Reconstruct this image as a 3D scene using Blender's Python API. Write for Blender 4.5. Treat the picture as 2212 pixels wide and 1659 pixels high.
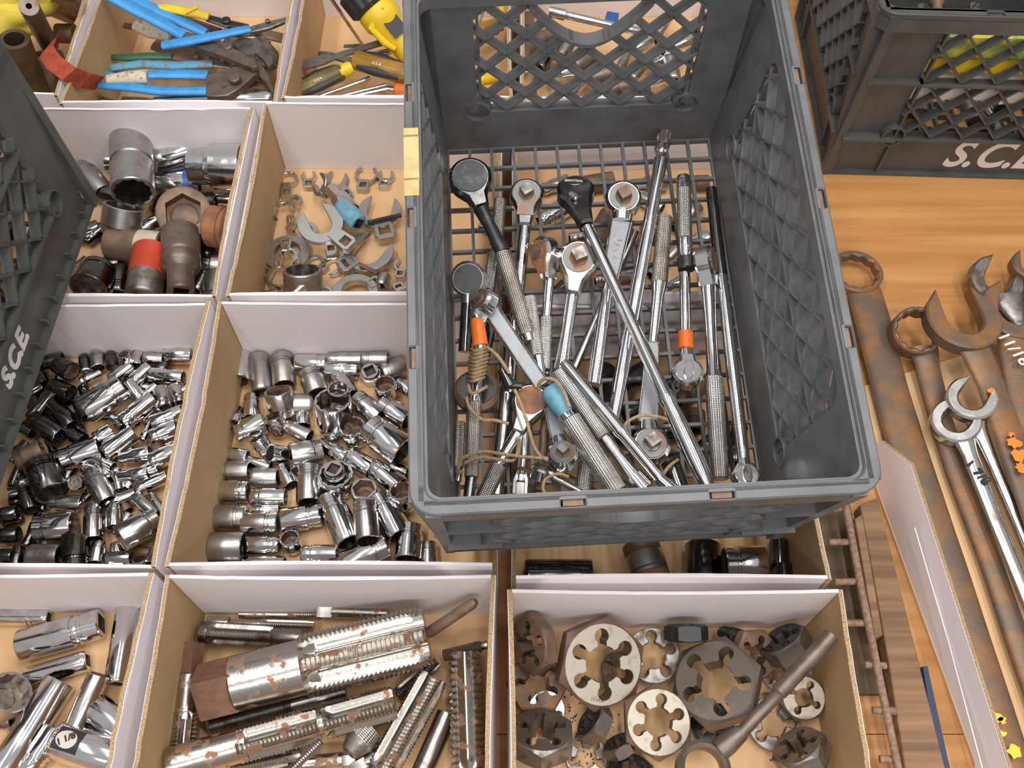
import bpy, math, random
from math import sin, cos, pi, radians, atan2, hypot
from mathutils import Vector, Matrix
from mathutils.geometry import tessellate_polygon
for o in list(bpy.data.objects): bpy.data.objects.remove(o)
SC = bpy.context.scene; COL = SC.collection
rng = random.Random(7)

# ------------------------------------------------------------------ camera, world, lamps, exposure
F, CX, CY, TH = 1980.0, 1106.0, 829.5, radians(30.6)
CAM = Vector((0, 0, .925))
cam = bpy.data.objects.new('camera', bpy.data.cameras.new('camera')); COL.objects.link(cam)
cam.location = CAM; cam.rotation_euler = (TH, 0, 0)
cam.data.sensor_width = 36; cam.data.lens = F/2212*36; cam.data.clip_start = .02
SC.camera = cam
wd = bpy.data.worlds.new('world'); SC.world = wd; wd.use_nodes = True
wd.node_tree.nodes['Background'].inputs[0].default_value = (1, .975, .94, 1)
wd.node_tree.nodes['Background'].inputs[1].default_value = .34
def tube_lamp(loc, rz, power, col=(1, .985, .96), size=(1.5, .16)):
    l = bpy.data.lights.new('ceiling_tube', 'AREA'); l.shape = 'RECTANGLE'; l.size, l.size_y = size
    l.energy = power; l.color = col
    o = bpy.data.objects.new('ceiling_tube', l); COL.objects.link(o); o.location = loc; o.rotation_euler = rz
tube_lamp((-.75, .35, 2.35), (0, 0, pi/2), 14)
tube_lamp((.25, .45, 2.35), (0, 0, pi/2), 14)
tube_lamp((1.25, .35, 2.35), (0, 0, pi/2), 12)
tube_lamp((.15, -1.15, 1.95), (radians(42), 0, 0), 15)
SC.view_settings.view_transform = 'Standard'; SC.view_settings.look = 'None'
SC.view_settings.gamma = 1; SC.view_settings.use_curve_mapping = False
SC.view_settings.exposure = .5

# ------------------------------------------------------------------ pixel rays meet real planes
FW = Vector((0, sin(TH), -cos(TH))); UP = Vector((0, cos(TH), sin(TH))); RT = Vector((1, 0, 0))
def ray(px, py): return (FW + RT*((px-CX)/F) - UP*((py-CY)/F))
class Plane:
    """a surface things lie on: pt() is the place, h above it, that a sight line meets"""
    def __init__(s, M): s.M = M; s.o = M.translation.copy(); s.n = (M.to_3x3() @ Vector((0, 0, 1))).normalized()
    def pt(s, px, py, h=0.):
        d = ray(px, py); t = ((s.o + s.n*h - CAM).dot(s.n))/d.dot(s.n)
        return CAM + d*t
    def k(s, px, py, h=0.): return (s.pt(px, py, h)-CAM).dot(FW)/F
GROUND = Plane(Matrix.Identity(4))
def frame(p, q, up=Vector((0, 0, 1)), roll=0.):
    x = (q-p).normalized(); y = up.cross(x)
    if y.length < 1e-4: y = Vector((0, 1, 0)).cross(x)
    y.normalize(); z = x.cross(y)
    M = Matrix((x, y, z)).transposed().to_4x4(); M.translation = p
    return M @ Matrix.Rotation(roll, 4, 'X')

# ------------------------------------------------------------------ mesh helpers
class MB:
    def __init__(s): s.v = []; s.f = []
    def add(s, vs, fs):
        b = len(s.v); s.v += [tuple(v) for v in vs]; s.f += [tuple(b+i for i in f) for f in fs]; return s
    def box(s, x0, x1, y0, y1, z0, z1, M=None):
        v = [Vector((x, y, z)) for x in (x0, x1) for y in (y0, y1) for z in (z0, z1)]
        if M: v = [M @ p for p in v]
        return s.add(v, [(0, 1, 3, 2), (4, 6, 7, 5), (0, 4, 5, 1), (2, 3, 7, 6), (0, 2, 6, 4), (1, 5, 7, 3)])
    def lathe(s, prof, n=24, caps=(True, True), M=None):
        vs = []; fs = []
        for x, r in prof:
            for i in range(n):
                t = 2*pi*i/n; rr = r(t) if callable(r) else r
                p = Vector((x, rr*cos(t), rr*sin(t))); vs.append(M @ p if M else p)
        for j in range(len(prof)-1):
            for i in range(n):
                a = j*n+i; b = j*n+(i+1) % n; fs.append((a, a+n, b+n, b))
        if caps[0]: fs.append(tuple(range(n)))
        if caps[1]: fs.append(tuple(range((len(prof)-1)*n, len(prof)*n))[::-1])
        return s.add(vs, fs)
    def tube(s, pts, rad, n=10, flat=1.):
        pts = [Vector(p) for p in pts]; rad = rad if isinstance(rad, (list, tuple)) else [rad]*len(pts)
        vs = []; fs = []; u = None
        for i, p in enumerate(pts):
            d = (pts[min(i+1, len(pts)-1)]-pts[max(i-1, 0)]).normalized()
            if u is None: u = d.orthogonal() if abs(d.z) > .9 else Vector((0, 0, 1))
            u = (u - d*u.dot(d)).normalized(); w = d.cross(u)
            for k in range(n):
                t = 2*pi*k/n; vs.append(p + u*(cos(t)*rad[i]*flat) + w*(sin(t)*rad[i]))
        m = len(pts)
        for j in range(m-1):
            for k in range(n): a = j*n+k; b = j*n+(k+1) % n; fs.append((a, b, b+n, a+n))
        fs.append(tuple(range(n))[::-1]); fs.append(tuple(range((m-1)*n, m*n)))
        return s.add(vs, fs)
    def prism(s, out, holes=(), z0=0., z1=.01, ch=0., M=None, fn=None):
        loops = [out]+list(holes)
        def inset(lp, d):
            a = sum(lp[i][0]*lp[(i+1) % len(lp)][1]-lp[(i+1) % len(lp)][0]*lp[i][1] for i in range(len(lp)))
            sg = 1 if a > 0 else -1; r = []
            for i in range(len(lp)):
                p, c, q = Vector(lp[i-1]), Vector(lp[i]), Vector(lp[(i+1) % len(lp)])
                e1 = (c-p).normalized(); e2 = (q-c).normalized()
                n_ = Vector((-e1.y-e2.y, e1.x+e2.x)); n_ = n_.normalized() if n_.length > 1e-6 else Vector((0, 0))
                r.append(tuple(c+n_*d*sg))
            return r
        rings = []
        for li, lp in enumerate(loops):
            ins = inset(lp, ch if li == 0 else -ch) if ch else lp
            rings.append((lp, ins))
        vs = []; fs = []; top = []; bot = []
        for lp, ins in rings:
            n = len(lp); lv = [(ins, z0)]+([(lp, z0+ch), (lp, z1-ch)] if ch else [])+[(ins, z1)]
            b0 = len(vs)
            for l_, z in lv: vs += [(p[0], p[1], z) for p in l_]
            for j in range(len(lv)-1):
                for i in range(n): a = b0+j*n+i; b = b0+j*n+(i+1) % n; fs.append((a, b, b+n, a+n))
            bot += list(range(b0, b0+n)); top += list(range(b0+(len(lv)-1)*n, b0+len(lv)*n))
        tri = tessellate_polygon([[Vector((p[0], p[1], 0)) for p in ins] for _, ins in rings])
        fs += [tuple(top[i] for i in t) for t in tri]+[tuple(bot[i] for i in t)[::-1] for t in tri]
        vs = [Vector(v) for v in vs]
        if fn: vs = [fn(v) for v in vs]
        if M: vs = [M @ v for v in vs]
        return s.add(vs, fs)
    def mesh(s, name, mat, ang=38):
        me = bpy.data.meshes.new(name); me.from_pydata([tuple(v) for v in s.v], [], s.f)
        me.shade_smooth(); me.set_sharp_from_angle(angle=radians(ang))
        me.materials.append(mat); me.update(); return me
TW = {}; LABELS = {}
def thing(name, label, cat, M, mb=None, mat=None, group=None, ang=38):
    o = bpy.data.objects.new(name, mb.mesh(name, mat, ang) if mb else None); COL.objects.link(o)
    o.matrix_world = M; TW[o.name] = M.copy()
    o['label'] = label; o['category'] = cat
    if group: o['group'] = group
    LABELS[label] = LABELS.get(label, 0)+1
    return o
def part(name, mb, mat, par, M=None, label=None, ang=38, me=None):
    o = bpy.data.objects.new(name, me or mb.mesh(name, mat, ang)); COL.objects.link(o)
    M = TW[par.name] if M is None else M
    o.parent = par; o.matrix_basis = TW[par.name].inverted() @ M; TW[o.name] = M.copy()
    if label: o['label'] = label
    return o
def struct(name, mb, mat):
    o = bpy.data.objects.new(name, mb.mesh(name, mat)); COL.objects.link(o); o['kind'] = 'structure'
    TW[o.name] = Matrix.Identity(4); return o
def text(par, s, size, M, mat, name='lettering', bold=.0, shear=0., depth=.0003, label=None, sx=1.):
    cu = bpy.data.curves.new('t', 'FONT'); cu.body = s; cu.size = size; cu.align_x = 'CENTER'; cu.align_y = 'CENTER'
    cu.extrude = depth; cu.offset = bold; cu.shear = shear
    t = bpy.data.objects.new('t', cu); COL.objects.link(t); bpy.context.view_layer.update()
    me = bpy.data.meshes.new_from_object(t.evaluated_get(bpy.context.evaluated_depsgraph_get()))
    bpy.data.objects.remove(t)
    me.materials.clear(); me.materials.append(mat)
    return part(name, None, None, par, M @ Matrix.Diagonal((sx, 1, 1, 1)), label, me=me)
def circ(r, n=32, cx=0., cy=0., a0=0.): return [(cx+r*cos(a0+2*pi*i/n), cy+r*sin(a0+2*pi*i/n)) for i in range(n)]
def rrect(x0, x1, y0, y1, r, n=5):
    o = []
    for cx, cy, a in ((x1-r, y1-r, 0), (x0+r, y1-r, pi/2), (x0+r, y0+r, pi), (x1-r, y0+r, 1.5*pi)):
        o += [(cx+r*cos(a+pi/2*i/n), cy+r*sin(a+pi/2*i/n)) for i in range(n+1)]
    return o
def hexr(a, off=0.): return lambda t: a/cos(((t+off) % (pi/3))-pi/6)
def star12(a): return lambda t: max(hexr(a)(t), hexr(a, pi/6)(t))
def sqr(a): return lambda t: a/max(abs(cos(t+pi/4)), abs(sin(t+pi/4)), .7071)*1.0
ORD = ['first', 'second', 'third', 'fourth', 'fifth', 'sixth', 'seventh', 'eighth', 'ninth', 'tenth', 'eleventh', 'twelfth', 'thirteenth', 'fourteenth', 'fifteenth', 'sixteenth', 'seventeenth', 'eighteenth', 'nineteenth', 'twentieth', 'twenty-first', 'twenty-second']

# ------------------------------------------------------------------ materials
def mat(name, col, rough=.5, metal=0., col2=None, scale=40., lo=.4, hi=.62, bump=0., bscale=200., rvar=0., detail=5., rough2=None, metal2=None, coords='Object', stretch=None, spec=.5):
    m = bpy.data.materials.new(name); m.use_nodes = True; nt = m.node_tree; N = nt.nodes; L = nt.links
    b = N['Principled BSDF']; b.inputs['Base Color'].default_value = (*col, 1); b.inputs['Roughness'].default_value = rough
    b.inputs['Metallic'].default_value = metal; b.inputs['Specular IOR Level'].default_value = spec
    tc = N.new('ShaderNodeTexCoord'); src = tc.outputs[coords]
    oi = N.new('ShaderNodeObjectInfo'); va = N.new('ShaderNodeVectorMath'); va.operation = 'ADD'
    sc = N.new('ShaderNodeVectorMath'); sc.operation = 'SCALE'; sc.inputs['Scale'].default_value = 3.7
    cb = N.new('ShaderNodeCombineXYZ'); L.new(oi.outputs['Random'], cb.inputs[0]); L.new(oi.outputs['Random'], cb.inputs[1])
    L.new(cb.outputs[0], sc.inputs[0]); L.new(src, va.inputs[0]); L.new(sc.outputs[0], va.inputs[1]); src = va.outputs[0]
    if stretch:
        mp = N.new('ShaderNodeVectorMath'); mp.operation = 'MULTIPLY'; mp.inputs[1].default_value = stretch; L.new(src, mp.inputs[0]); src = mp.outputs[0]
    def noise(sc_, det=detail):
        n = N.new('ShaderNodeTexNoise'); n.inputs['Scale'].default_value = sc_; n.inputs['Detail'].default_value = det; L.new(src, n.inputs['Vector']); return n
    if col2:
        n = noise(scale); r = N.new('ShaderNodeMapRange'); r.inputs[1].default_value = lo; r.inputs[2].default_value = hi; L.new(n.outputs['Fac'], r.inputs[0])
        mx = N.new('ShaderNodeMix'); mx.data_type = 'RGBA'; mx.inputs[6].default_value = (*col, 1); mx.inputs[7].default_value = (*col2, 1)
        L.new(r.outputs[0], mx.inputs[0]); L.new(mx.outputs[2], b.inputs['Base Color'])
        for key, a, c in (('Roughness', rough, rough2), ('Metallic', metal, metal2)):
            if c is not None:
                q = N.new('ShaderNodeMapRange'); q.inputs[3].default_value = a; q.inputs[4].default_value = c; L.new(r.outputs[0], q.inputs[0]); L.new(q.outputs[0], b.inputs[key])
    if rvar and not rough2:
        n = noise(bscale*.3, 3); q = N.new('ShaderNodeMapRange'); q.inputs[1].default_value = .3; q.inputs[2].default_value = .7
        q.inputs[3].default_value = max(.02, rough-rvar); q.inputs[4].default_value = rough+rvar; L.new(n.outputs['Fac'], q.inputs[0]); L.new(q.outputs[0], b.inputs['Roughness'])
    if bump:
        n = noise(bscale, 4); bp = N.new('ShaderNodeBump'); bp.inputs['Strength'].default_value = bump; bp.inputs['Distance'].default_value = .001
        L.new(n.outputs['Fac'], bp.inputs['Height']); L.new(bp.outputs[0], b.inputs['Normal'])
    return m
def knurl_mat(name, col, rough, col2):
    m = mat(name, col, rough, 1., col2, 60, .45, .7); nt = m.node_tree; N = nt.nodes; L = nt.links; b = N['Principled BSDF']
    tc = N.new('ShaderNodeTexCoord'); sp = N.new('ShaderNodeSeparateXYZ'); L.new(tc.outputs['Object'], sp.inputs[0])
    def M(op, a, c=None):
        n = N.new('ShaderNodeMath'); n.operation = op
        for i, q in enumerate((a, c)):
            if q is None: continue
            if isinstance(q, (int, float)): n.inputs[i].default_value = q
            else: L.new(q, n.inputs[i])
        return n.outputs[0]
    u = M('MULTIPLY', M('ARCTAN2', sp.outputs[1], sp.outputs[2]), 14.); v = M('MULTIPLY', sp.outputs[0], 1700.)
    h = M('MULTIPLY', M('SINE', M('ADD', u, v)), M('SINE', M('SUBTRACT', u, v)))
    bp = N.new('ShaderNodeBump'); bp.inputs['Strength'].default_value = .8; bp.inputs['Distance'].default_value = .0004
    L.new(h, bp.inputs['Height']); L.new(bp.outputs[0], b.inputs['Normal']); return m
CHROME = mat('chrome', (.72, .72, .74), .1, 1., (.42, .4, .38), 55, .52, .8, .03, 260, rough2=.3)
CHROME2 = mat('chrome_worn', (.62, .61, .6), .2, 1., (.3, .26, .22), 70, .48, .75, .05, 320, rough2=.42)
SATIN = mat('satin_steel', (.5, .49, .48), .36, 1., (.33, .3, .28), 60, .45, .75, .06, 400, rough2=.5)
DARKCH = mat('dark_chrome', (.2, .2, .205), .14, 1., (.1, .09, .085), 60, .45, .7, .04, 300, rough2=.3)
BLACK = mat('black_oxide', (.05, .052, .055), .38, .7, (.11, .105, .1), 90, .5, .75, .08, 500)
BORE = mat('bore', (.3, .22, .17), .5, .7, (.2, .09, .05), 160, .4, .65, .2, 500)
BORE2 = mat('bore_clean', (.42, .39, .36), .35, 1., (.2, .15, .12), 160, .4, .7, .1, 500)
HOLE = mat('hole_dark', (.06, .05, .045), .6, .4, (.12, .07, .05), 200)
RUST = mat('rust_steel', (.27, .17, .11), .6, .55, (.17, .12, .09), 70, .38, .62, .25, 400)
RUSTO = mat('orange_rust', (.36, .15, .065), .7, .15, (.2, .1, .06), 60, .4, .65, .3, 400)
IMPACT = mat('impact_brown', (.22, .17, .14), .45, .65, (.14, .1, .08), 60, .4, .7, .1, 400)
GREY = mat('grey_steel', (.3, .285, .27), .4, .85, (.16, .12, .095), 80, .45, .65, .12, 400, rough2=.55)
TAPM = mat('tap_steel', (.45, .42, .385), .24, 1., (.3, .15, .085), 75, .56, .64, .12, 350, rough2=.65, metal2=.3)
TAPD = mat('tap_dark', (.3, .28, .265), .3, 1., (.16, .12, .1), 90, .5, .7, .12, 350)
TAPR = mat('tap_rusty_end', (.25, .12, .075), .6, .4, (.17, .1, .07), 120, .4, .65, .15, 400)
DIEF = mat('die_face', (.46, .41, .34), .5, .55, (.3, .24, .18), 110, .55, .75, .05, 500)
DIEH = mat('die_rust_side', (.21, .125, .085), .58, .4, (.14, .09, .07), 80, .4, .65, .12, 400)
DIED = mat('die_dark', (.16, .135, .115), .42, .7, (.22, .16, .12), 60, .5, .7, .08, 400)
WEB = mat('handle_web', (.27, .28, .3), .5, .8, (.25, .23, .21), 70, .5, .75, .08, 400)
PLATE = mat('cover_plate', (.17, .165, .16), .42, .8, (.2, .12, .08), 60, .52, .66, .1, 400)
KNURL = knurl_mat('knurled_chrome', (.64, .62, .59), .32, (.45, .41, .37))
KNURLD = knurl_mat('knurled_worn', (.54, .5, .45), .36, (.34, .29, .24))
WHITEP = mat('white_board', (.83, .765, .78), .75, 0, (.68, .55, .44), 7, .63, .85, .03, 300, detail=6)
KRAFT = mat('kraft_board', (.5, .335, .175), .85, 0, (.44, .285, .14), 9, .35, .65, .06, 500)
KRAFTF = mat('kraft_floor', (.68, .43, .225), .85, 0, (.57, .34, .165), 14, .5, .8, .05, 400)
EDGE = mat('board_edge', (.5, .36, .21), .9, 0, (.33, .21, .11), 700, .4, .6, .5, 900)
PLASTIC = mat('crate_lit_grey', (.145, .145, .15), .4, 0, (.1, .1, .104), 30, .4, .7, .06, 350)  # lighter copy of the crate plastic, its brighter lighting put in the colour
PLASTICD = mat('crate_dark_grey', (.085, .086, .084), .45, 0, (.062, .062, .06), 30, .4, .7, .06, 350)
PAINTW = mat('white_paint', (.72, .68, .66), .6)
WOOD = mat('pine_top', (.55, .27, .088), .5, 0, (.42, .18, .05), 6, .35, .65, .05, 120, stretch=(.5, 9, 9), detail=8)
OLDWOOD = mat('old_board', (.3, .17, .085), .7, 0, (.17, .09, .045), 8, .35, .65, .15, 120, stretch=(.6, 14, 14), detail=8)
ORANGE = mat('orange_tape', (.85, .19, .02), .45, 0, (.7, .13, .01), 60)
BLUETAPE = mat('blue_tape', (.18, .38, .5), .55, 0, (.1, .27, .38), 90, .4, .65, .4, 120)
BLUEV = mat('blue_vinyl', (.045, .3, .68), .38, 0, (.03, .22, .5), 50, .45, .7, .05, 200)
BLUEOLD = mat('blue_vinyl_worn', (.1, .33, .48), .55, 0, (.2, .18, .14), 90, .52, .62, .1, 200)
GREENV = mat('green_vinyl', (.03, .12, .065), .45)
YELLOW = mat('yellow_plastic', (.85, .6, .02), .4, 0, (.75, .5, .02), 20)
MAROON = mat('maroon_vinyl', (.13, .045, .045), .4)
BLACKP = mat('black_plastic', (.025, .025, .028), .45, bump=.05)
AMBER = mat('amber_plastic', (.4, .22, .035), .25, 0, (.25, .13, .02), 30)
REDP = mat('red_paint', (.62, .07, .03), .45, 0, (.5, .05, .02), 30)
REDWEB = mat('red_webbing', (.5, .085, .035), .8, 0, (.36, .06, .03), 90, bump=.3)
BLUEP = mat('blue_paint', (.03, .1, .36), .4)
CREAMP = mat('cream_paint', (.62, .55, .42), .7, 0, (.3, .22, .14), 160, .55, .68)
MTAPE = mat('masking_tape', (.6, .48, .22), .7, 0, (.5, .38, .16), 60, bump=.15)
TWINE = mat('twine', (.42, .3, .17), .85, 0, (.3, .2, .1), 300, bump=.6, bscale=900)
PATCHO = mat('orange_paint', (.8, .22, .02), .6)
INK = mat('ink_dark', (.02, .02, .022), .7)
LABELB = mat('label_blank', (.62, .56, .5), .5)

# ------------------------------------------------------------------ workshop floor and far wall
CONC = mat('grey_concrete', (.3, .29, .28), .85, 0, (.24, .235, .23), 3)
struct('floor', MB().box(-4, 4, -4, 4, -.98, -.88), CONC)
struct('wall_back', MB().box(-4, 4, 3.9, 4, -.88, 2.7), mat('wall_paint', (.55, .53, .5), .8))
# ------------------------------------------------------------------ bench and cardboard trays
tb = MB()
bench = thing('workbench', 'pine workbench top in orange-toned boards under all the trays', 'workbench', Matrix.Translation((0, 0, -.03)))
ys = [-.75, -.42, .158, .955, 1.26, 1.85]
for y0, y1 in zip(ys, ys[1:]):
    part('board', MB().prism(rrect(-1.6, 1.9, y0+.0003, y1-.0003, .001, 2), (), 0, .03, .0004), WOOD, bench)
for x in (-1.5, 1.8):
    for y in (-.65, 1.75): part('leg', MB().box(x-.045, x+.045, y-.045, y+.045, -.88, -.0005), WOOD, bench, Matrix.Identity(4))
TRH = .117
def tray(name, label, x0, x1, y0, y1, walls=(1, 1, 1, 1), h=TRH, white=True, lean=(0, 0)):
    """walls: left, right, front, back relative heights; kraft inside, white printed end panels"""
    t = thing(name, label, 'tray', Matrix.Translation(((x0+x1)/2, (y0+y1)/2, 0)))
    T = .0032; I = Matrix.Identity(4)
    part('bottom_panel', MB().box(x0, x1, y0, y1, .0008, .004), KRAFTF, t, I)
    def wavy(a, b, hh, amp):
        n = 26; r = random.Random(int(a*1000)+int(hh*7777)); ph = r.random()*6
        return [(a+(b-a)*i/n, hh-abs(amp*sin(i*.9+ph)*sin(i*.37+ph*2))-(amp*1.5 if r.random() < .07 else 0)) for i in range(n+1)]
    def bowy(u, a, b): return .0035*sin(pi*(u-a)/(b-a))
    for nm, hh in zip('LRFB', walls):
        if not hh: continue
        H = h*hh
        if nm in 'LR':
            xx = x0 if nm == 'L' else x1-T; sg = 1 if nm == 'L' else -1
            top = wavy(y0, y1, H, .0016); out = [(y0, .004), (y1, .004)]+top[::-1]
            out = [(y0, .004)]+[(y0+(y1-y0)*i/12, .004) for i in range(1, 13)]+top[::-1]
            bow = lambda v, xx=xx, sg=sg: Vector((xx+v.z+sg*bowy(v.x, y0, y1)*v.y/TRH, v.x, v.y))
            sp_o = part('side_panel', MB().prism(out, (), 0, T, 0, fn=bow), KRAFT, t, I, 'plain brown inner side wall')
            lip = MB().prism([(p[0], p[1]-.0016) for p in top]+[(p[0], p[1]+.0004) for p in top[::-1]], (), -.0003, T+.0003, 0, fn=bow)
            part('cut_edge', lip, EDGE, sp_o, I, 'pale corrugated cut edge')
            if nm == 'R': part('outer_liner', MB().prism(out, (), T, T+.0009, 0, fn=bow), WHITEP, sp_o, I, 'white outer face')
            else: part('outer_liner', MB().prism(out, (), -.0009, 0, 0, fn=bow), WHITEP, sp_o, I, 'white outer face')
        else:
            yy = y0 if nm == 'F' else y1-T; sg = 1 if nm == 'F' else -1
            e = .0036
            top = wavy(x0+e, x1-e, H+.002, .0007); out = [(x0+e+(x1-x0-2*e)*i/12, .004) for i in range(13)]+top[::-1]
            bow = lambda v, yy=yy, sg=sg: Vector((v.x, yy+v.z+sg*bowy(v.x, x0, x1)*.6*v.y/TRH, v.y))
            part('end_panel', MB().prism(out, (), 0, T, .0004, fn=bow), WHITEP, t, I, 'white end panel with faint brown stains')
    return t
tray('cardboard_tray', 'white and brown cardboard tray of big threaded taps, front middle', -.315, -.0155, -.035, .2755)
tray('cardboard_tray', 'white and brown cardboard tray of hexagon and round dies, front right', -.0035, .298, -.035, .262)
tray('cardboard_tray', 'cardboard tray of long deep sockets, front left corner', -.63, -.3275, -.035, .2775)
tray('cardboard_tray', 'cardboard tray crammed with small dark chrome sockets, left middle', -.64, -.3275, .2835, .583, (.75, 1, .95, .95))
tray('cardboard_tray', 'cardboard tray of mixed chrome sockets left of the grey crate', -.3175, -.0145, .2835, .582, (1, .5, 1, .985))
tray('cardboard_tray', 'cardboard tray mostly hidden under the front of the grey crate', .0, .29, .2715, .582, (.5, 1, 1, .94))
tray('cardboard_tray', 'cardboard tray of very large sockets beside the left crate', -.64, -.3225, .589, .878, (.75, 1, .97, 1))
tray('cardboard_tray', 'cardboard tray of crowfoot wrench heads left of the grey crate', -.3105, -.0125, .589, .887)
tray('cardboard_tray', 'cardboard tray under the grey crate, seen through its floor grid', .0, .30, .589, .885)
tray('cardboard_tray', 'cardboard tray of blue handled pliers, back left', -.566, -.296, .885, 1.2)
tray('cardboard_tray', 'cardboard tray of screwdrivers with a yellow tool, back middle', -.289, .0, .894, 1.2)
tray('cardboard_tray', 'cardboard tray of extensions seen through the crate back wall', .01, .325, .892, 1.2)
tray('cardboard_tray', 'cardboard tray of pipe pieces in the far back left corner', -.88, -.573, .90, 1.2, (1, 1, 1, 1))

# ------------------------------------------------------------------ plastic crates
CL, CHW, CH, CE = .447, .150, .227, .0145      # floor length, floor half width, height, wall flare
def crate(label, M, pm, ts=.04, tu=0., fins=True):
    t = thing('plastic_crate', label, 'crate', M)
    W = {'right': lambda u, v, w: Vector((CHW+CE*v/CH+w, CL/2+u, v)), 'left': lambda u, v, w: Vector((-CHW-CE*v/CH-w, CL/2-u, v)),
         'front': lambda u, v, w: Vector((u, -CE*v/CH-w, v)), 'back': lambda u, v, w: Vector((-u, CL+CE*v/CH+w, v))}
    for side in ('front', 'right', 'back', 'left'):
        P = W[side]; fn = lambda v, P=P: P(v.x, v.y, v.z)
        U = CHW if side in ('front', 'back') else CL/2; end = side in ('front', 'back')
        cw = .037 if end else .055
        out = [(-U, -.008), (U, -.008), (U+CE, CH), (-U-CE, CH)]
        rc_ = .0125; cxl, cxr, cyb = -U+cw, U-cw, .06
        arc = lambda cx_, a0, a1: [(cx_+rc_*cos(a0+(a1-a0)*i/14), cyb+rc_*sin(a0+(a1-a0)*i/14)) for i in range(15)]
        win = arc(cxl, pi/2, 2*pi)+arc(cxr, pi, 2.5*pi)+[q for q in rrect(cxl, cxr, .06, CH-.022, .02) if q[1] > .1]
        rh = [(cxl, cyb), (cxr, cyb)]
        dip = lambda u: .153+.08*min(1., abs(u)/.076)**1.8 if abs(u) < .085 else 9.
        sp_o = part('side_panel', MB().prism(out, [win], 0, .004, 0, fn=fn), pm, t)
        def inside(u, v):
            x0, x1, y0, y1, r = -U+cw-.002, U-cw+.002, .058, CH-.02, .02
            if not (x0 < u < x1 and y0 < v < y1): return False
            dx = max(x0+r-u, u-x1+r, 0); dy = max(y0+r-v, v-y1+r, 0)
            if hypot(dx, dy) > r: return False
            if end and v > dip(u): return False
            for cu, cv in rh:
                if hypot(u-cu, v-cv) < .0135: return False
            return True
        mb = MB(); s = .0405; th = .0024
        for sg in (1, -1):
            k = -14
            while k < 15:
                run = None; c0 = k*s; n = 700; T0 = -.5
                for i in range(n+1):
                    tt = T0+i/n; u = tt; v = .06+sg*(tt-c0)
                    ok = inside(u, v) and i < n
                    if ok and run is None: run = (u, v)
                    if not ok and run is not None:
                        if hypot(u-run[0], v-run[1]) > .004:
                            a = Vector((run[0], run[1], 0)); b = Vector((u, v, 0)); d = (b-a).normalized(); nn = Vector((-d.y, d.x, 0))*th/2
                            q = [a-nn, b-nn, b+nn, a+nn]
                            mb.add([P(p.x, p.y, w) for w in (.0005, .0125) for p in q], [(0, 3, 2, 1), (4, 5, 6, 7), (0, 1, 5, 4), (1, 2, 6, 5), (2, 3, 7, 6), (3, 0, 4, 7)])
                        run = None
                k += 1
        part('lattice', mb, pm, t, label='diagonal lattice of ribs')
        for cu, cv in rh:
            part('drain_collar', MB().prism(circ(.0148, 22, cu, cv), [circ(.0125, 22, cu, cv)], -.0008, .014, 0, fn=fn), pm, t)
        if end:
            st = MB(); n = 30; us = [-.059+.118*i/n for i in range(n+1)]
            st.prism([(u, dip(u)) for u in us]+[(u, dip(u)-.0045) for u in us[::-1]], (), -.0015, .0135, 0, fn=fn)
            part('handle_edge', st, pm, t, label='curved lower edge of the hand hole')
        fi = MB()
        for sg in (1, -1):
            e0 = U-cw-.004
            fi.prism([(sg*(e0-.0015), -.008), (sg*(e0+.0015), -.008), (sg*(e0+.0015), CH-.01), (sg*(e0-.0015), CH-.01)], (), .003, .0095, 0, fn=fn)
            for v in (.054, .136):
                a, b = sorted((sg*e0, sg*(U+.008)))
                fi.prism([(a, v), (b, v), (b, v+.0035), (a, v+.0035)], (), .003, .017 if v < .1 else .0135, 0, fn=fn)
            if not fins: fi = MB()
            a, b = sorted((sg*(U+.002), sg*(U+.014)))
            fi.prism([(a, -.008), (b-.004, -.008), (b, CH-.004), (a, CH-.004)], (), .0, .012, 0, fn=fn)
        if not fins:
            for i in range(15): u = -U+.02+i*(2*U-.04)/14; fi.prism([(u-.0012, -.008), (u+.0012, -.008), (u+.0012, .006), (u-.0012, .006)], (), .003, .0105, 0, fn=fn)
        fi.prism([(-U+cw, .0535), (U-cw, .0535), (U-cw, .057), (-U+cw, .057)], (), .003, .0135, 0, fn=fn)
        if not end: fi.prism([(-U+cw, .137), (U-cw, .137), (U-cw, .1395), (-U+cw, .1395)], (), .001, .016, 0, fn=fn)
        fi.prism([(-U-.006, -.0095), (U+.006, -.0095), (U+.006, -.004), (-U-.006, -.004)], (), .0, .011, 0, fn=fn)
        part('stiffening_ribs', fi, pm, t)
        if not end:
            o = P(tu if side == 'right' else 0, .025, .0045); ex = (P(.1, .024, 0)-P(0, .024, 0)).normalized(); ey = (P(0, .1, 0)-P(0, 0, 0)).normalized(); ez = ex.cross(ey)
            L_ = Matrix((ex, ey, ez)).transposed().to_4x4(); L_.translation = o
            text(sp_o, 'S.C.E.', ts, M @ L_, PAINTW, bold=.0013, shear=.25, depth=.0004, label='white stencilled letters S.C.E.', sx=.95)
    ro = rrect(-CHW-CE-.011, CHW+CE+.011, -CE-.011, CL+CE+.011, .02); ri = rrect(-CHW-CE+.0005, CHW+CE-.0005, -CE+.0005, CL+CE-.0005, .012)
    sl = []
    for u in (-.055, .055): sl += [rrect(u-.009, u+.009, y-.0032, y+.0032, .001, 2) for y in (-CE-.006, CL+CE+.006)]
    for y in (.1, .225, .35): sl += [rrect(x-.0032, x+.0032, y-.009, y+.009, .001, 2) for x in (-CHW-CE-.006, CHW+CE+.006)]
    rim_o = part('rim', MB().prism(ro, [ri]+sl, CH-.008, CH, .0012), pm, t)
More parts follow.
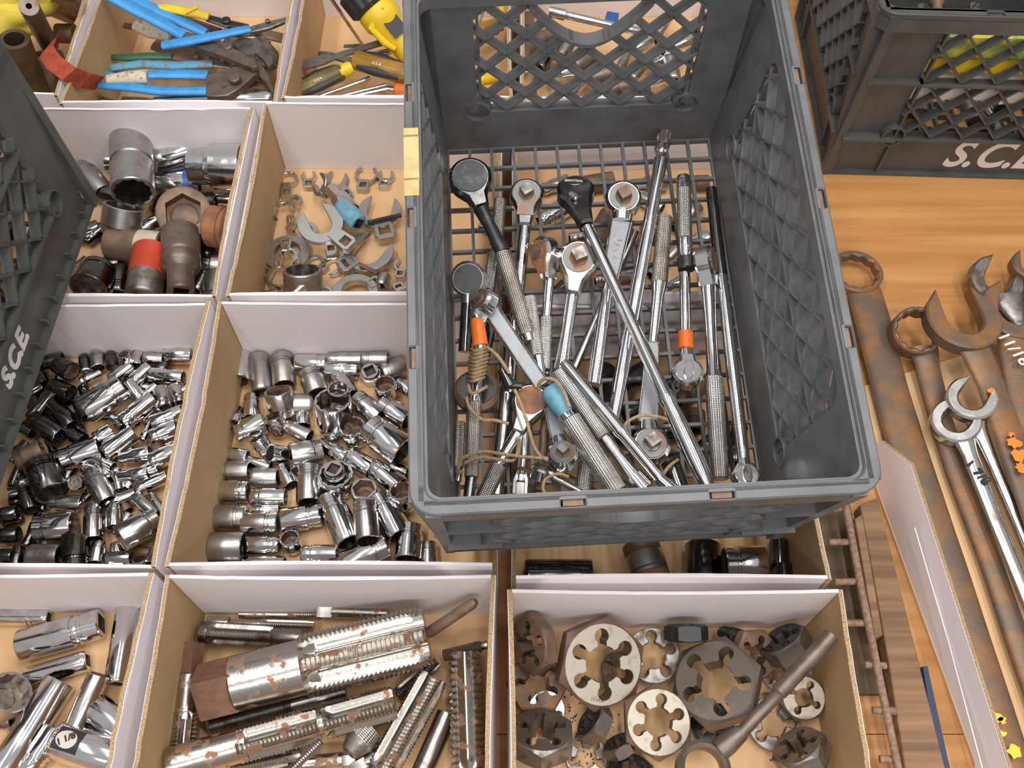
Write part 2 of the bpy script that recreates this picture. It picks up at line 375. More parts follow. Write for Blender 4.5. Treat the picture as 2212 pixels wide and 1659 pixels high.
    sk = MB(); sk.prism(ro, [rrect(-CHW-CE-.0085, CHW+CE+.0085, -CE-.0085, CL+CE+.0085, .018)], CH-.022, CH-.006, 0)
    sk.prism(ri, [rrect(-CHW-CE+.003, CHW+CE-.003, -CE+.003, CL+CE-.003, .011)], CH-.02, CH-.004, 0)
    part('rim_skirt', sk, pm, t)
    for s_ in sl:
        xs = [p[0] for p in s_]; ys = [p[1] for p in s_]
        part('slot_insert', MB().box(min(xs)+.0015, max(xs)-.0015, min(ys)+.0007, max(ys)-.0007, CH-.009, CH-.0025), RUST, rim_o, label='rust brown slug in a rim slot')
    fl = MB(); nx, ny = 12, 17; b = .0034
    for i in range(nx+1):
        x = -CHW+2*CHW*i/nx; fl.box(x-b/2, x+b/2, 0, CL, -.006, .0)
    for j in range(ny+1):
        y = CL*j/ny; fl.box(-CHW, CHW, y-b/2, y+b/2, -.0058, -.0002)
    part('base_grid', fl, pm, t, label='square grid base')
    return t
def Mrot(yaw, pitch, roll, loc): return Matrix.Translation(loc) @ Matrix.Rotation(yaw, 4, 'Z') @ Matrix.Rotation(pitch, 4, 'X') @ Matrix.Rotation(roll, 4, 'Y')
_s = 1.028
_c = CAM + (Vector((.0965, .3219, .1063))-CAM)*_s
CM = Mrot(radians(3.0), radians(10.16), radians(-.63), _c)
CR = Plane(CM)
main_crate = crate('grey plastic milk crate full of ratchets, tilted on the trays', CM, PLASTIC)
tp = MB()
for (v0, v1, w0, w1) in ((.26, .305, -.003, .012), (.245, .262, -.001, .009), (.303, .312, .002, .010)):
    tp.box(-CHW-CE-.0115, -CHW-CE+w1*.1, v0, v1, CH-.018+w0*.2, CH+.0006)
part('tape', tp, MTAPE, main_crate, CM, 'torn piece of yellowed masking tape on the rim')
# left crate: upright on the trays, its long side towards the sockets
a = GROUND.pt(207, 440, .128); b = GROUND.pt(8, 1030, .128); d = (b-a).normalized(); yaw = atan2(d.x, -d.y)
LM = Matrix.Translation(a) @ Matrix.Rotation(yaw, 4, 'Z') @ Matrix.Rotation(radians(-4.5), 4, 'Y') @ Matrix.Translation((-CHW-.011, -CL-.006, .009))
crate('dark grey crate with S.C.E. lettering at the left edge', LM, PLASTICD, .029, 0., False)
LC = Plane(LM)
a = GROUND.pt(1786, 377, 0); b = GROUND.pt(2212, 389, 0); d = (b-a).normalized(); yaw = atan2(d.y, d.x)
RM = Matrix.Translation(a) @ Matrix.Rotation(yaw+pi/2, 4, 'Z') @ Matrix.Translation((-CHW-.011, -CL-.006, .009)) @ Matrix.Translation((0, 0, 0))
# the long right side faces the camera: local +x must point to -Y
RM = Matrix.Translation(a) @ Matrix.Rotation(yaw-pi/2, 4, 'Z') @ Matrix.Translation((-CHW-.011, .006, .009)) @ Matrix.Diagonal((1, 1, 1.13, 1))
crate('dark grey crate with S.C.E. lettering standing on the bench, back right', RM, PLASTICD, .06, -.017)
RCP = Plane(RM)

# ------------------------------------------------------------------ sockets
def socket_meshes(kind, L, R, n6, sq):
    g = lambda x: x*L
    if kind == 'std': P = [(0, .86*R), (.0012, .93*R), (g(.2), .93*R), (g(.21), .86*R), (g(.25), .86*R), (g(.26), .93*R), (g(.29), .94*R), (g(.3), .87*R), (g(.33), .87*R), (g(.34), R), (L-.001, R), (L, .96*R)]
    elif kind == 'step': P = [(0, .7*R), (.0012, .77*R), (g(.33), .77*R), (g(.45), R), (L-.001, R), (L, .95*R)]
    elif kind == 'small': P = [(0, .92*R), (.001, R), (g(.12), R), (g(.14), .94*R), (g(.18), .94*R), (g(.2), R), (g(.48), R), (g(.56), .84*R), (L-.0008, .84*R), (L, .8*R)]
    elif kind == 'plain': P = [(0, .88*R), (.0016, .97*R), (.004, R), (L-.0012, R), (L, .95*R)]
    elif kind == 'mid': P = [(0, .94*R), (.0015, R), (g(.46), R), (g(.48), .93*R), (g(.52), .93*R), (g(.54), R), (L-.0012, R), (L, .95*R)]
    elif kind == 'impact': P = [(0, .6*R), (.002, .68*R), (g(.34), .68*R), (g(.4), .93*R), (g(.44), R), (g(.52), R), (g(.54), .93*R), (g(.57), .93*R), (g(.59), R), (L-.002, R), (L, .93*R)]
    elif kind == 'knurl': P = [(0, .9*R), (.001, .97*R)]+[(g(.08+.03*i), R*(.93 if i % 2 else .99)) for i in range(9)]+[(g(.38), R), (L-.001, R), (L, .95*R)]
    r1 = P[-1][1]; ro = P[0][1]; nn = 24
    cav = (hexr if n6 == 6 else star12)(r1*(.66 if n6 == 7 else .8)) if n6 != 7 else hexr(r1*.66); s_ = sqr(min(ro*.62, sq*.52))
    body = MB(); body.lathe([(0, s_)]+P+[(L, cav)], nn, (False, False))
    bore = MB(); bore.lathe([(L, cav), (L*.48, cav), (L*.46, r1*.55), (L*.42, r1*.5)], nn, (False, True))
    hole = MB(); hole.lathe([(0, s_), (min(L*.36, .02), s_)], nn, (False, True))
    return body, bore, hole
ROWS = {}
def sock(x, y, r, L, ang, el=0, kind='std', m=CHROME, bm=None, n6=12, lay=0., label=None, tray_=None, zf=.004, name='socket', drive=True):
    zg = zf+lay; k = GROUND.k(x, y, zg+.015); R = r*k; a = radians(ang)
    zc = zg+R; p0 = GROUND.pt(x, y, zc); p1 = GROUND.pt(x+8*cos(a), y-8*sin(a), zc); d = p1-p0; s = d.length/8; d.normalize()
    if el == 0: Lw = L*s; A = p0-d*Lw/2; D = d
    else:
        e = radians(el); Lw = L*k; D = d*cos(e)+Vector((0, 0, 1))*sin(e); h = zg+R*cos(e)+Lw*sin(abs(e))
        A = GROUND.pt(x, y, h)
        if el > 0: A = A-D*Lw
    B = A+D*Lw; M = frame(A, B, Vector((0, 0, 1)) if abs(el) < 80 else Vector((0, 1, 0)), rng.random()*6)
    body, bore, hole = socket_meshes(kind, Lw, R, n6, .0125 if R < .014 else .019)
    mn = {CHROME: 'chrome', CHROME2: 'worn chrome', SATIN: 'matte steel', DARKCH: 'dark chrome', RUST: 'rusty brown', GREY: 'dull grey', IMPACT: 'brown impact', BLACK: 'black'}.get(m, 'steel')
    if label is None:
        pose = 'mouth-up' if el > 40 else 'tilted mouth-out' if el > 5 else 'square-hole-up' if el < -40 else 'drive-end-out' if el < 0 else 'deep' if L > 3.1*r else 'short'
        ROWS.setdefault(tray_, []).append((y, x, '%s %s socket' % (mn, pose), None))
    t = thing(name, label or '?', 'socket', M, body, m, 'sockets in the '+tray_ if tray_ else None)
    if label is None: ROWS[tray_][-1] = (y, x, ROWS[tray_][-1][2], t)
    part('bore', bore, bm or BORE2, t, M)
    if drive: part('drive_hole', hole, HOLE, t, M)
    return t
def settle_labels(tray_, where, band):
    it = sorted(ROWS.get(tray_, [])); 
    y0 = it[0][0]; bands = {}
    for q in it: bands.setdefault(int((q[0]-y0)/band), []).append(q)
    for bi, b in enumerate(sorted(bands)):
        for i, q in enumerate(sorted(bands[b], key=lambda q: q[1])):
            q[3]['label'] = '%s, %s row from back of %s, %s from left' % (q[2], ORD[bi], where, ORD[i])

def table(rows, ox, oy, k, **kw):
    for row in rows:
        x, y, r, L, ang = row[:5]; o = dict(kw); o.update(row[5] if len(row) > 5 else {})
        sock(ox+x*k, oy+y*k, r*k, L*k, ang, **o)
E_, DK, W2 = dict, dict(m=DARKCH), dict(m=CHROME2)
def D(**k): return k
# crammed tray of small sockets (left middle)
SB = [
 (415, 435, 55, 140, -30, D(el=14, m=DARKCH, bm=BORE, label='dark chrome socket with a rusty star-shaped mouth, below the S.C.E. lettering')),
 (490, 390, 33, 85, -80, DK), (565, 370, 42, 90, -85, W2), (645, 372, 37, 80, -80, DK), (712, 335, 36, 90, 100, D(el=70, bm=BORE)), (795, 355, 35, 95, -100),
 (890, 360, 37, 108, 0, D(kind='small', m=CHROME2)), (1035, 338, 54, 158, 0, D(lay=.004)), (965, 462, 44, 190, -5, D(kind='mid', bm=BORE)), (525, 468, 28, 130, 25, D(kind='small')),
 (410, 562, 50, 150, -25, D(el=8, m=DARKCH)), (600, 592, 88, 270, 213, D(label='biggest chrome deep socket of the crammed left tray, lying diagonally')), (700, 447, 42, 150, 35), (820, 452, 45, 125, 40, D(kind='plain')),
 (735, 500, 45, 130, 130, D(el=20, bm=BORE)), (868, 545, 28, 90, 40), (940, 590, 48, 110, 98, W2), (1025, 567, 38, 100, 110), (1068, 540, 28, 70, 40, D(kind='plain')),
 (800, 662, 60, 230, 37), (240, 640, 45, 195, 50, D(kind='plain', m=DARKCH)), (270, 762, 60, 190, -35, DK), (360, 682, 52, 190, -50, D(m=DARKCH, kind='step')), (470, 645, 38, 130, -60, DK),
 (425, 802, 45, 130, -30, DK), (680, 727, 32, 88, -40), (965, 700, 47, 190, 20, D(kind='mid')), (850, 782, 26, 115, 65, D(kind='small')), (950, 790, 54, 160, 20), (600, 802, 50, 112, 30),
 (690, 850, 57, 215, 35, D(kind='plain')), (470, 912, 74, 235, 20, D(lay=.003)), (172, 922, 64, 170, 25, D(m=RUST, bm=BORE, label='rust-brown socket lying in the left tray beside the crate corner')), (780, 920, 44, 178, 12, D(kind='step')),
 (940, 930, 58, 150, 20), (615, 962, 37, 95, -30, D(kind='small')), (265, 1050, 95, 190, -65, DK), (340, 930, 42, 90, 0, DK), (575, 1102, 62, 208, -62, W2),
 (430, 1077, 44, 70, -100, D(el=70, label='small chrome socket facing up with a ring-like open mouth, left tray centre')), (520, 1003, 36, 80, -20), (680, 1062, 31, 118, -80, D(kind='small')), (770, 1032, 45, 178, 10, D(kind='step')), (872, 1000, 38, 80, 20),
 (880, 1077, 40, 190, 22), (700, 1167, 36, 178, 20, D(kind='small')), (100, 1080, 42, 90, 200, D(el=35, m=DARKCH)), (45, 1145, 40, 90, 200, D(el=20, m=DARKCH)), (160, 1172, 50, 140, -70, DK),
 (380, 1192, 44, 190, 0, D(bm=BORE, m=CHROME2)), (50, 1262, 52, 120, 10, DK), (320, 1332, 84, 220, 5, D(bm=BORE, label='dark chrome socket with engraved marks, lying near the front of the left tray')), (540, 1310, 56, 196, -90), (660, 1272, 50, 130, -90),
 (692, 1400, 82, 230, 215, D(el=16, n6=6, m=CHROME2, bm=BORE, kind='std', label='large six-sided socket with a rusty mouth, front of the left tray')), (845, 1212, 45, 170, -40, W2), (925, 1232, 45, 190, -50), (50, 1382, 48, 120, 5, DK),
 (258, 1502, 70, 178, 0, D(m=GREY, kind='plain', label='dull grey drive socket with a pin hole, along the front panel')), (436, 1492, 80, 180, 90, D(m=DARKCH, kind='std', label='chrome socket with a figure stamped on its collar, standing at the front panel')), (565, 1482, 44, 120, -100, W2), (690, 1512, 40, 138, 0), (808, 1522, 48, 80, -90, D(el=-55, bm=BORE)),
 (922, 1482, 57, 150, -110, W2), (98, 1522, 38, 150, -100, DK), (22, 1502, 42, 110, 0, DK), (942, 1352, 38, 100, -45), (172, 1402, 30, 90, 60, DK), (640, 1562, 30, 160, 0, D(kind='small')), (150, 772, 35, 90, -30, DK),
 (40, 1592, 34, 90, 0, DK), (235, 470, 36, 90, -60, DK), (208, 545, 34, 86, 30, DK), (310, 375, 44, 110, 10, DK), (1000, 870, 36, 80, 15)]
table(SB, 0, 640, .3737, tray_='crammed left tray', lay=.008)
r2 = random.Random(5)
for j in range(8):
    for i in range(6):
        y = 420+j*150+r2.uniform(-40, 40); x = 200+i*150+r2.uniform(-45, 45)-(y-400)*.12
        if 60 < x < 1010-(y-400)*.07:
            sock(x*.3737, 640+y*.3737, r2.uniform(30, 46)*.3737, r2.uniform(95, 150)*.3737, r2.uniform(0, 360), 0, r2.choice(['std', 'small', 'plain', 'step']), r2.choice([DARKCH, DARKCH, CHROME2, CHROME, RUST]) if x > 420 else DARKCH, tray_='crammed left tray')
settle_labels('crammed left tray', 'crammed left tray', 36)
# mixed chrome sockets (left of the crate)
MX = [
 (365, 490, 62, 205, -95, D(el=8, kind='plain', label='tall chrome socket leaning at the back left corner of the mixed tray')), (490, 450, 60, 205, 95, D(m=SATIN, kind='plain')), (620, 430, 68, 178, -85, D(m=SATIN, bm=BORE)), (785, 390, 56, 180, 180), (975, 365, 42, 195, 0, D(m=CHROME2, lay=.012)),
 (1150, 362, 44, 150, 0, D(m=SATIN, lay=.012)), (960, 427, 54, 190, 0, D(kind='mid')), (1120, 430, 56, 110, 90, D(el=-85)), (1258, 425, 62, 130, 20, D(m=SATIN, bm=BORE)), (1206, 505, 65, 120, 90, D(el=82, bm=BORE)),
 (590, 545, 82, 150, 95, D(el=55, n6=6, m=CHROME2, bm=BORE, label='six-sided socket with a rusty brown mouth tipped towards the viewer, mixed tray')), (795, 500, 70, 138, -70, D(m=SATIN)), (330, 745, 46, 150, -98, D(el=25, kind='step')), (440, 640, 50, 130, -90),
 (622, 622, 60, 165, 185, D(el=10, m=SATIN, kind='plain')), (560, 690, 60, 120, -60, D(el=-62)), (735, 702, 48, 100, -90), (905, 600, 104, 235, 75, D(el=74, n6=12, label='big upright chrome socket with a smaller socket dropped in its mouth')),
 (938, 532, 62, 130, 80, D(el=80, lay=.028, label='small chrome socket standing inside the mouth of a bigger upright one')), (970, 515, 58, 150, -60), (1110, 650, 67, 180, -40, D(m=CHROME2)), (1262, 672, 70, 180, -30), (1215, 830, 98, 240, -35, D(lay=.004, label='big chrome socket lying diagonally against the grey crate wall')),
 (1018, 750, 75, 135, 90, D(el=80, bm=BORE)), (430, 762, 68, 178, 20), (470, 820, 50, 100, 130, D(el=45)), (545, 905, 54, 120, 190, D(el=40, n6=6)), (660, 925, 76, 180, 197, D(el=16, bm=BORE, m=CHROME2, label='chrome socket with a large rust-brown mouth facing left, mixed tray centre')),
 (700, 782, 50, 160, -25, D(m=CHROME2)), (920, 905, 52, 220, -30, D(kind='step')), (1062, 962, 62, 160, -30, D(kind='plain')), (1212, 1042, 64, 200, -35), (350, 920, 46, 130, -10), (450, 962, 36, 200, -15), (335, 1005, 54, 178, 0, D(m=SATIN)),
 (515, 1045, 56, 150, 0, D(m=SATIN, kind='plain')), (640, 1042, 54, 120, -60), (330, 1130, 68, 180, 180), (535, 1162, 56, 200, 0), (318, 1277, 74, 180, 180, D(m=SATIN)), (490, 1312, 68, 205, 180, D(m=CHROME2)), (520, 1236, 28, 150, 0), (290, 1447, 84, 200, 0, D(m=SATIN, kind='plain')),
 (502, 1440, 58, 195, 180), (282, 1582, 54, 190, 180), (508, 1562, 62, 240, 0, D(kind='plain')), (742, 1590, 48, 190, 180), (770, 1090, 74, 208, -90, W2), (920, 1025, 98, 150, 85, D(el=80, label='wide twelve-point socket facing up and holding a square-drive socket')),
 (910, 995, 60, 60, -90, D(el=-80, lay=.02, label='small socket with its square hole up, nested in a wide socket')), (1085, 1110, 75, 130, 85, D(el=78, n6=6, bm=BORE)), (727, 1282, 74, 230, 190), (942, 1290, 84, 290, -65, D(label='long pin-hole chrome socket lying steeply at the front of the mixed tray')), (1100, 1300, 74, 220, -85, D(m=CHROME2, bm=BORE, lay=.012)),
 (1232, 1270, 80, 260, -60, D(bm=BORE)), (1350, 1422, 78, 200, -95), (655, 1395, 58, 110, 95, D(el=76, bm=BORE)), (830, 1490, 56, 205, 0), (1100, 1500, 84, 270, 205, D(label='chrome socket with a ribbed collar lying slantwise at the front panel')), (935, 1590, 70, 100, 90, D(el=60)),
 (1290, 1592, 50, 230, 0), (1302, 1120, 74, 130, 100, D(el=70, bm=BORE)), (1290, 1000, 36, 100, -20), (1462, 1500, 52, 150, -90, W2), (1320, 522, 40, 90, -40), (560, 1660, 40, 150, 0)][:-1]
table(MX, 380, 640, .3738, tray_='mixed tray')
settle_labels('mixed tray', 'the mixed tray', 60)
# very large sockets beside the left crate
BK = [
 (1050, 468, 163, 425, -88, D(kind='mid', m=SATIN, lay=.03, label='fat matte-grey socket with a waist groove and pin hole, topmost of its tray')), (830, 437, 76, 200, 190, D(el=14, bm=BORE, label='chrome socket with a rusty twelve-point mouth behind the fat grey one')),
 (1480, 362, 90, 480, 197, D(kind='plain', lay=.02, label='long plain chrome socket leaning on the white back panel')), (1730, 482, 178, 430, 0, D(kind='step', lay=.022, label='huge chrome socket with a matte collar against the brown tray wall')), (1420, 628, 110, 330, 185, D(kind='plain', label='chrome socket with a blue painted band')),
 (1462, 842, 205, 250, -60, D(el=60, m=RUST, bm=RUST, n6=7, kind='plain', lay=.01, label='big rusty ring-mouthed impact socket facing up')), (1440, 1235, 152, 490, 90, D(kind='impact', m=IMPACT, lay=.02, label='brown stepped impact socket with a pin hole near its end')),
 (1170, 1335, 140, 400, 80, D(kind='plain', m=GREY, lay=.012, label='socket painted red over its upper half')), (1080, 1110, 130, 430, 175, D(kind='plain', m=RUST, lay=.004, label='brown grooved socket with a cream painted band, under the red one')), (1800, 970, 165, 270, 172, D(m=RUSTO, kind='impact', lay=.01, label='orange rusted socket tucked under the tray wall')),
 (1740, 1275, 96, 210, 0, D(kind='std', label='chrome socket with double rings by the front right corner')), (1735, 1480, 112, 260, 90, D(kind='std', m=SATIN, label='matte socket engraved around its collar, at the front right corner')), (702, 1452, 150, 250, 250, D(el=14, m=DARKCH, label='dark polished socket with a wide mouth near the crate corner')),
 (985, 790, 150, 230, 50, D(el=46, m=SATIN, lay=.005, label='bright cup-shaped socket with a thin-walled dark mouth')), (745, 590, 88, 280, -50, D(m=SATIN, label='matte grey socket lying beside the left crate')), (1190, 950, 68, 180, 25, D(label='small chrome socket peeping out beside the rusty ring')), (790, 1000, 60, 260, 35, D(m=DARKCH, label='dark socket with yellow glints, partly under the crate edge')),
 (950, 1390, 78, 200, 85, D(m=DARKCH, label='dark chrome socket between the red and the polished one')), (1600, 1400, 60, 160, 60, D(m=CHROME2, label='worn chrome socket behind the brown stepped impact socket')), (1820, 742, 55, 190, 0, D(label='thin chrome socket under the huge one')), (1390, 505, 48, 250, 12, D(m=BLUEP, label='blue painted bar socket under the long chrome one'))]
BK += [(700, 1000, 70, 200, 20, D(m=DARKCH, label='dark socket under the crate edge, left of the brown grooved one')), (860, 700, 80, 200, -20, D(m=DARKCH, label='dark socket in the gap below the fat matte-grey one')), (1300, 760, 70, 200, 60, D(m=DARKCH, label='dark socket glimpsed behind the rusty ring')), (1620, 760, 70, 180, 10, D(m=BLACK, label='black socket in the shadow below the huge chrome one')), (1660, 1130, 70, 160, 80, D(m=DARKCH, label='dark socket between the orange one and the ringed chrome one')), (640, 1290, 60, 180, 40, D(m=DARKCH, label='dark socket by the crate corner, above the polished one')), (880, 1260, 66, 160, 0, D(m=DARKCH, label='dark socket under the brown grooved one')), (1330, 1480, 60, 160, 80, D(m=DARKCH, label='dark socket squeezed beside the red painted one'))]
table(BK, 0, 230, .2712)
# long deep sockets (front left)
DP = [
 (170, 432, 68, 460, 180, D(label='chrome deep socket along the back panel with its square hole to the right')), (500, 572, 132, 690, 196, D(label='fat chrome deep socket with ring grooves near its square end')), (470, 852, 88, 520, 196, D(kind='plain', label='chrome deep socket with stamped size, in front of the fat one')),
 (1010, 650, 108, 640, 81, D(kind='plain', label='upright-lying chrome deep socket, first from the brown wall but one')), (1170, 685, 92, 640, 81, D(kind='plain', label='chrome deep socket pressed against the brown tray wall')), (808, 895, 88, 470, 60, D(el=14, n6=6, kind='plain', m=CHROME2, bm=BORE, lay=.006, label='rust-specked six-sided spark plug socket, mouth up')),
 (92, 1035, 172, 250, 20, D(el=42, bm=BORE2, m=SATIN, label='wide twelve-point socket with a dark mouth at the left edge')), (255, 1320, 135, 900, 57, D(kind='plain', label='longest chrome deep socket, running diagonally in the front left corner')), (345, 1510, 105, 420, 55, D(kind='std', label='chrome ringed socket beside the longest one')), (940, 1285, 128, 430, -36, D(kind='plain', label='plain chrome socket slanting under the brown wall')),
 (705, 1505, 155, 520, -18, D(kind='plain', m=CHROME, label='socket with an oval 1 1/8 size label')), (35, 1275, 60, 120, 10, D(m=GREY, label='small ribbed grey socket at the left edge')), (990, 1640, 62, 200, 10, D(label='short chrome socket at the bottom edge by the brown wall'))]
table(DP, 0, 1220, .2646)
def by_label(l):
    for o in COL.objects:
        if o.get('label') == l: return o
def band(o, x0, x1, m, name='painted_band', label=None, g=.0004):
    """a painted or taped sleeve on a round thing, from x0 to x1 along it"""
    xs = [v.co.x for v in o.data.vertices]; L = max(xs); R = max(hypot(v.co.y, v.co.z) for v in o.data.vertices)
    part(name, MB().lathe([(L*x0, R+g*.3), (L*x0+.0003, R+g), (L*x1-.0003, R+g), (L*x1, R+g*.3)], 28, (False, False)), m, o, label=label); return L, R
band(by_label('socket painted red over its upper half'), .45, .99, REDP, label='red painted half')
band(by_label('brown grooved socket with a cream painted band, under the red one'), -.0+.02, .42, CREAMP, label='cream painted band')
band(by_label('chrome socket with a blue painted band'), .05, .3, BLUEP, label='blue painted band')
o = by_label('socket with an oval 1 1/8 size label')
xs = [v.co.x for v in o.data.vertices]; L = max(xs); R = max(hypot(v.co.y, v.co.z) for v in o.data.vertices)
Mi = TW[o.name]; up = Mi.inverted().to_3x3() @ (CAM-Mi.translation).normalized(); a0 = atan2(up.z, up.y)
pb = MB(); pl = MB()
def wrap(mb, u0, u1, v0, v1, r, oval=False):
    n = 14; vs = []; fs = []
    if oval:
        c = 28; pts = [((u0+u1)/2+(u1-u0)/2*cos(2*pi*i/c)*q, (v0+v1)/2+(v1-v0)/2*sin(2*pi*i/c)*q) for q in (.01, .35, .7, 1.) for i in range(c)]
        fs = [(j*c+i, j*c+(i+1) % c, (j+1)*c+(i+1) % c, (j+1)*c+i) for j in range(3) for i in range(c)]
    else:
        pts = [(u0+(u1-u0)*i/n, v0+(v1-v0)*j/n) for j in range(n+1) for i in range(n+1)]
        fs = [(j*(n+1)+i, j*(n+1)+i+1, (j+1)*(n+1)+i+1, (j+1)*(n+1)+i) for j in range(n) for i in range(n)]
    mb.add([Vector((u, r*cos(a0-v/r), r*sin(a0-v/r))) for u, v in pts], fs)
wrap(pb, L*.06, L*.5, -R*.45, R*.8, R+.0002); lb_o = part('label_band', pb, BLACKP, o, label='dark printed band')
wrap(pl, L*.12, L*.44, -R*.3, R*.62, R+.0004, True); part('size_label', pl, LABELB, lb_o, label='cream oval size label')
def wraptext(par, s, size, u, v, rot, r, mt, bold=.0003):
    t = text(par, s, size, Matrix.Identity(4), mt, 'lettering', bold, 0, .00005)
    for q in t.data.vertices:
        x = q.co.x*cos(rot)-q.co.y*sin(rot)+u; y = q.co.x*sin(rot)+q.co.y*cos(rot)+v; rr = r+q.co.z
        q.co = Vector((x, rr*cos(a0-y/rr), rr*sin(a0-y/rr)))
    TW[t.name] = Mi; t.matrix_basis = Matrix.Identity(4); return t
wraptext(lb_o, '1 1/8', .0082, L*.275, R*.16, .72, R+.0013, INK, .0003)
wraptext(lb_o, 'ARMSTRONG', .0042, L*.085, R*.2, 1.5, R+.001, LABELB, .0001)

# ------------------------------------------------------------------ taps
def tap(label, x1, y1, x2, y2, r, sq, segs, m=TAPM, em=TAPR, z=(.03, .03), nf=4, pitch=.0032, depth=.1, roll=.3, sqm=None, zrel=True, group=None):
    """square end at pixel (x1, y1), tip at (x2, y2); segs: (name, from, to, radius factor) along the length"""
    A = GROUND.pt(x1, y1, z[0]); B = GROUND.pt(x2, y2, z[1]); L = (B-A).length; k = GROUND.k((x1+x2)/2, (y1+y2)/2, z[1]); R = r*k
    M = frame(A, B, roll=roll); t = thing('tap', label, 'tap', M, group=group)
    for nm, a, b, f in segs:
        mb = MB(); x0, x1_ = a*L, b*L
        if nm == 'square_end':
            s_ = sq*R; mb.prism([(-s_, -s_), (s_, -s_), (s_, s_), (-s_, s_)], (), x0, x1_, R*.05, M=Matrix(((0, 0, 1, 0), (1, 0, 0, 0), (0, 1, 0, 0), (0, 0, 0, 1))))
            part('square_end', mb, em, t, M, 'rusty squared end')
        elif nm == 'shank': mb.lathe([(x0, f*R*.94), (x0+R*.06, f*R), (x1_, f*R)], 36); part('shank', mb, m, t, M)
        elif nm == 'flute_shank' or nm == 'thread':
            n = 72; prof = []; P_ = pitch; ns = max(6, int((x1_-x0)/P_)*2)
            for i in range(ns+1):
                x = x0+(x1_-x0)*i/ns; crest = (i % 2)
                q = (x-x0)/(x1_-x0); fade = min(1., .25+q/.18) if nm == 'thread' else q
                if f < 0: fade = 1.
                fr = abs(f); lead = 1-.07*max(0, (q-.85)/.15)
                def rf(th, crest=crest, fade=fade, fr=fr, lead=lead):
                    w = (th % (2*pi/nf))/(2*pi/nf)-.5
                    land = fr*R*lead*(1-(depth if not crest else 0))
                    aw = abs(w)
                    if aw < .3:
                        fl = fr*R*(1-.40*fade*cos(aw/.3*pi/2)**.8); return min(land, fl)
                    return land
                prof.append((x, rf))
            mb.lathe(prof, n); part('threaded_flutes', mb, m, t, M, ang=30)
        elif nm == 'rod_thread':
            ns = max(6, int((x1_-x0)/pitch)*2); mb.lathe([(x0+(x1_-x0)*i/ns, f*R*(1 if i % 2 else 1-depth)) for i in range(ns+1)], 28); part('thread', mb, m, t, M, ang=25)
        elif nm == 'neck': mb.lathe([(x0, f*R), (x1_, f*R)], 28); part('neck', mb, m, t, M)
    return t
ZT = lambda x, y: (280+x*.3707, 1220+y*.3707)
def T(label, a, b, r, sq, segs, **k): return tap(label, *ZT(*a), *ZT(*b), r*.3707, sq, segs, **k)
STD = [('square_end', 0, .15, .7), ('shank', .14, .5, .8), ('thread', .47, 1, 1)]
T('giant rust-speckled tap lying across the front tray, largest of all', (400, 745), (1735, 415), 192, .62, [('square_end', 0, .17, .7), ('shank', .15, .53, .83), ('thread', .46, 1, 1)], z=(.055, .062), pitch=.0042, depth=.07, roll=.75, nf=6)
T('long double-threaded tap in front of the giant one', (228, 1168), (1545, 800), 106, .6, [('shank', 0, .34, .92), ('thread', .3, .655, 1), ('neck', .65, .69, .62), ('thread', .68, 1, .98)], z=(.05, .045), pitch=.0036, depth=.09, roll=.5)
T('coarse tap lying lengthwise along the right tray wall', (1980, 1285), (1953, 520), 116, .6, [('shank', 0, .1, .9), ('thread', .06, 1, 1)], z=(.035, .04), pitch=.0058, depth=.13, roll=.78)
T('rust-edged tap slanting beside the coarse one', (1420, 1290), (1775, 650), 98, .6, [('shank', 0, .15, .9), ('thread', .12, 1, 1)], z=(.02, .036), pitch=.0034, depth=.1)
T('tap standing off the left wall with a rusty square head', (362, 455), (285, 1190), 84, .62, [('square_end', 0, .27, .7), ('shank', .26, .62, .88), ('thread', .56, 1, 1.02)], z=(.045, .03), pitch=.0036, depth=.1, em=TAPR)
T('thin tap along the back panel, leftmost', (455, 335), (1075, 355), 36, .6, [('shank', 0, .2, 1), ('shank', .19, .52, .62), ('thread', .5, 1, .85)], z=(.02, .02), pitch=.002, em=GREY)
T('thin tap along the back panel with fine thread at its right', (640, 288), (1100, 292), 24, .7, [('shank', 0, .62, 1), ('rod_thread', .6, 1, 1)], z=(.012, .012), pitch=.002)
T('thin tap with a bright square end behind the giant one', (1095, 268), (1500, 285), 40, .85, [('square_end', 0, .22, .9), ('shank', .2, 1, .95)], z=(.025, .02), em=SATIN)
T('dark coarse tap behind the giant one at left', (420, 395), (1000, 428), 66, .6, [('neck', 0, .08, 1), ('thread', .07, .72, 1), ('shank', .7, 1, .75)], z=(.03, .03), m=TAPD, pitch=.0028)
T('threaded rod between the giant tap and the double-threaded tap', (470, 945), (1260, 735), 52, .6, [('rod_thread', 0, .6, 1), ('shank', .59, 1, .9)], z=(.03, .03), m=TAPD, pitch=.0022)
T('dark smooth tap shank lying under the slanting tap', (1690, 1240), (1850, 870), 62, .6, [('shank', 0, 1, 1)], z=(.02, .02), m=TAPD)
T('tapered dark tap poking out by the right tray wall', (1830, 530), (2085, 465), 36, .6, [('rod_thread', 0, .85, 1.), ('shank', .84, 1, .7)], z=(.03, .035), m=TAPD, pitch=.0022)
T('small tap low in the tray beside the knurled chuck', (1380, 1062), (1620, 1050), 26, .6, [('rod_thread', 0, .7, 1), ('shank', .68, 1, .8)], z=(.02, .02), pitch=.002)
T('fine-threaded tap under the double-threaded one', (600, 1190), (1000, 1105), 56, .6, [('thread', 0, .8, 1), ('shank', .79, 1, .7)], z=(.02, .02), pitch=.0026)
T('plain steel tap shank along the bottom edge', (1010, 1160), (1320, 1130), 46, .6, [('shank', 0, .75, 1), ('square_end', .74, 1, .7)], z=(.02, .02), em=SATIN)
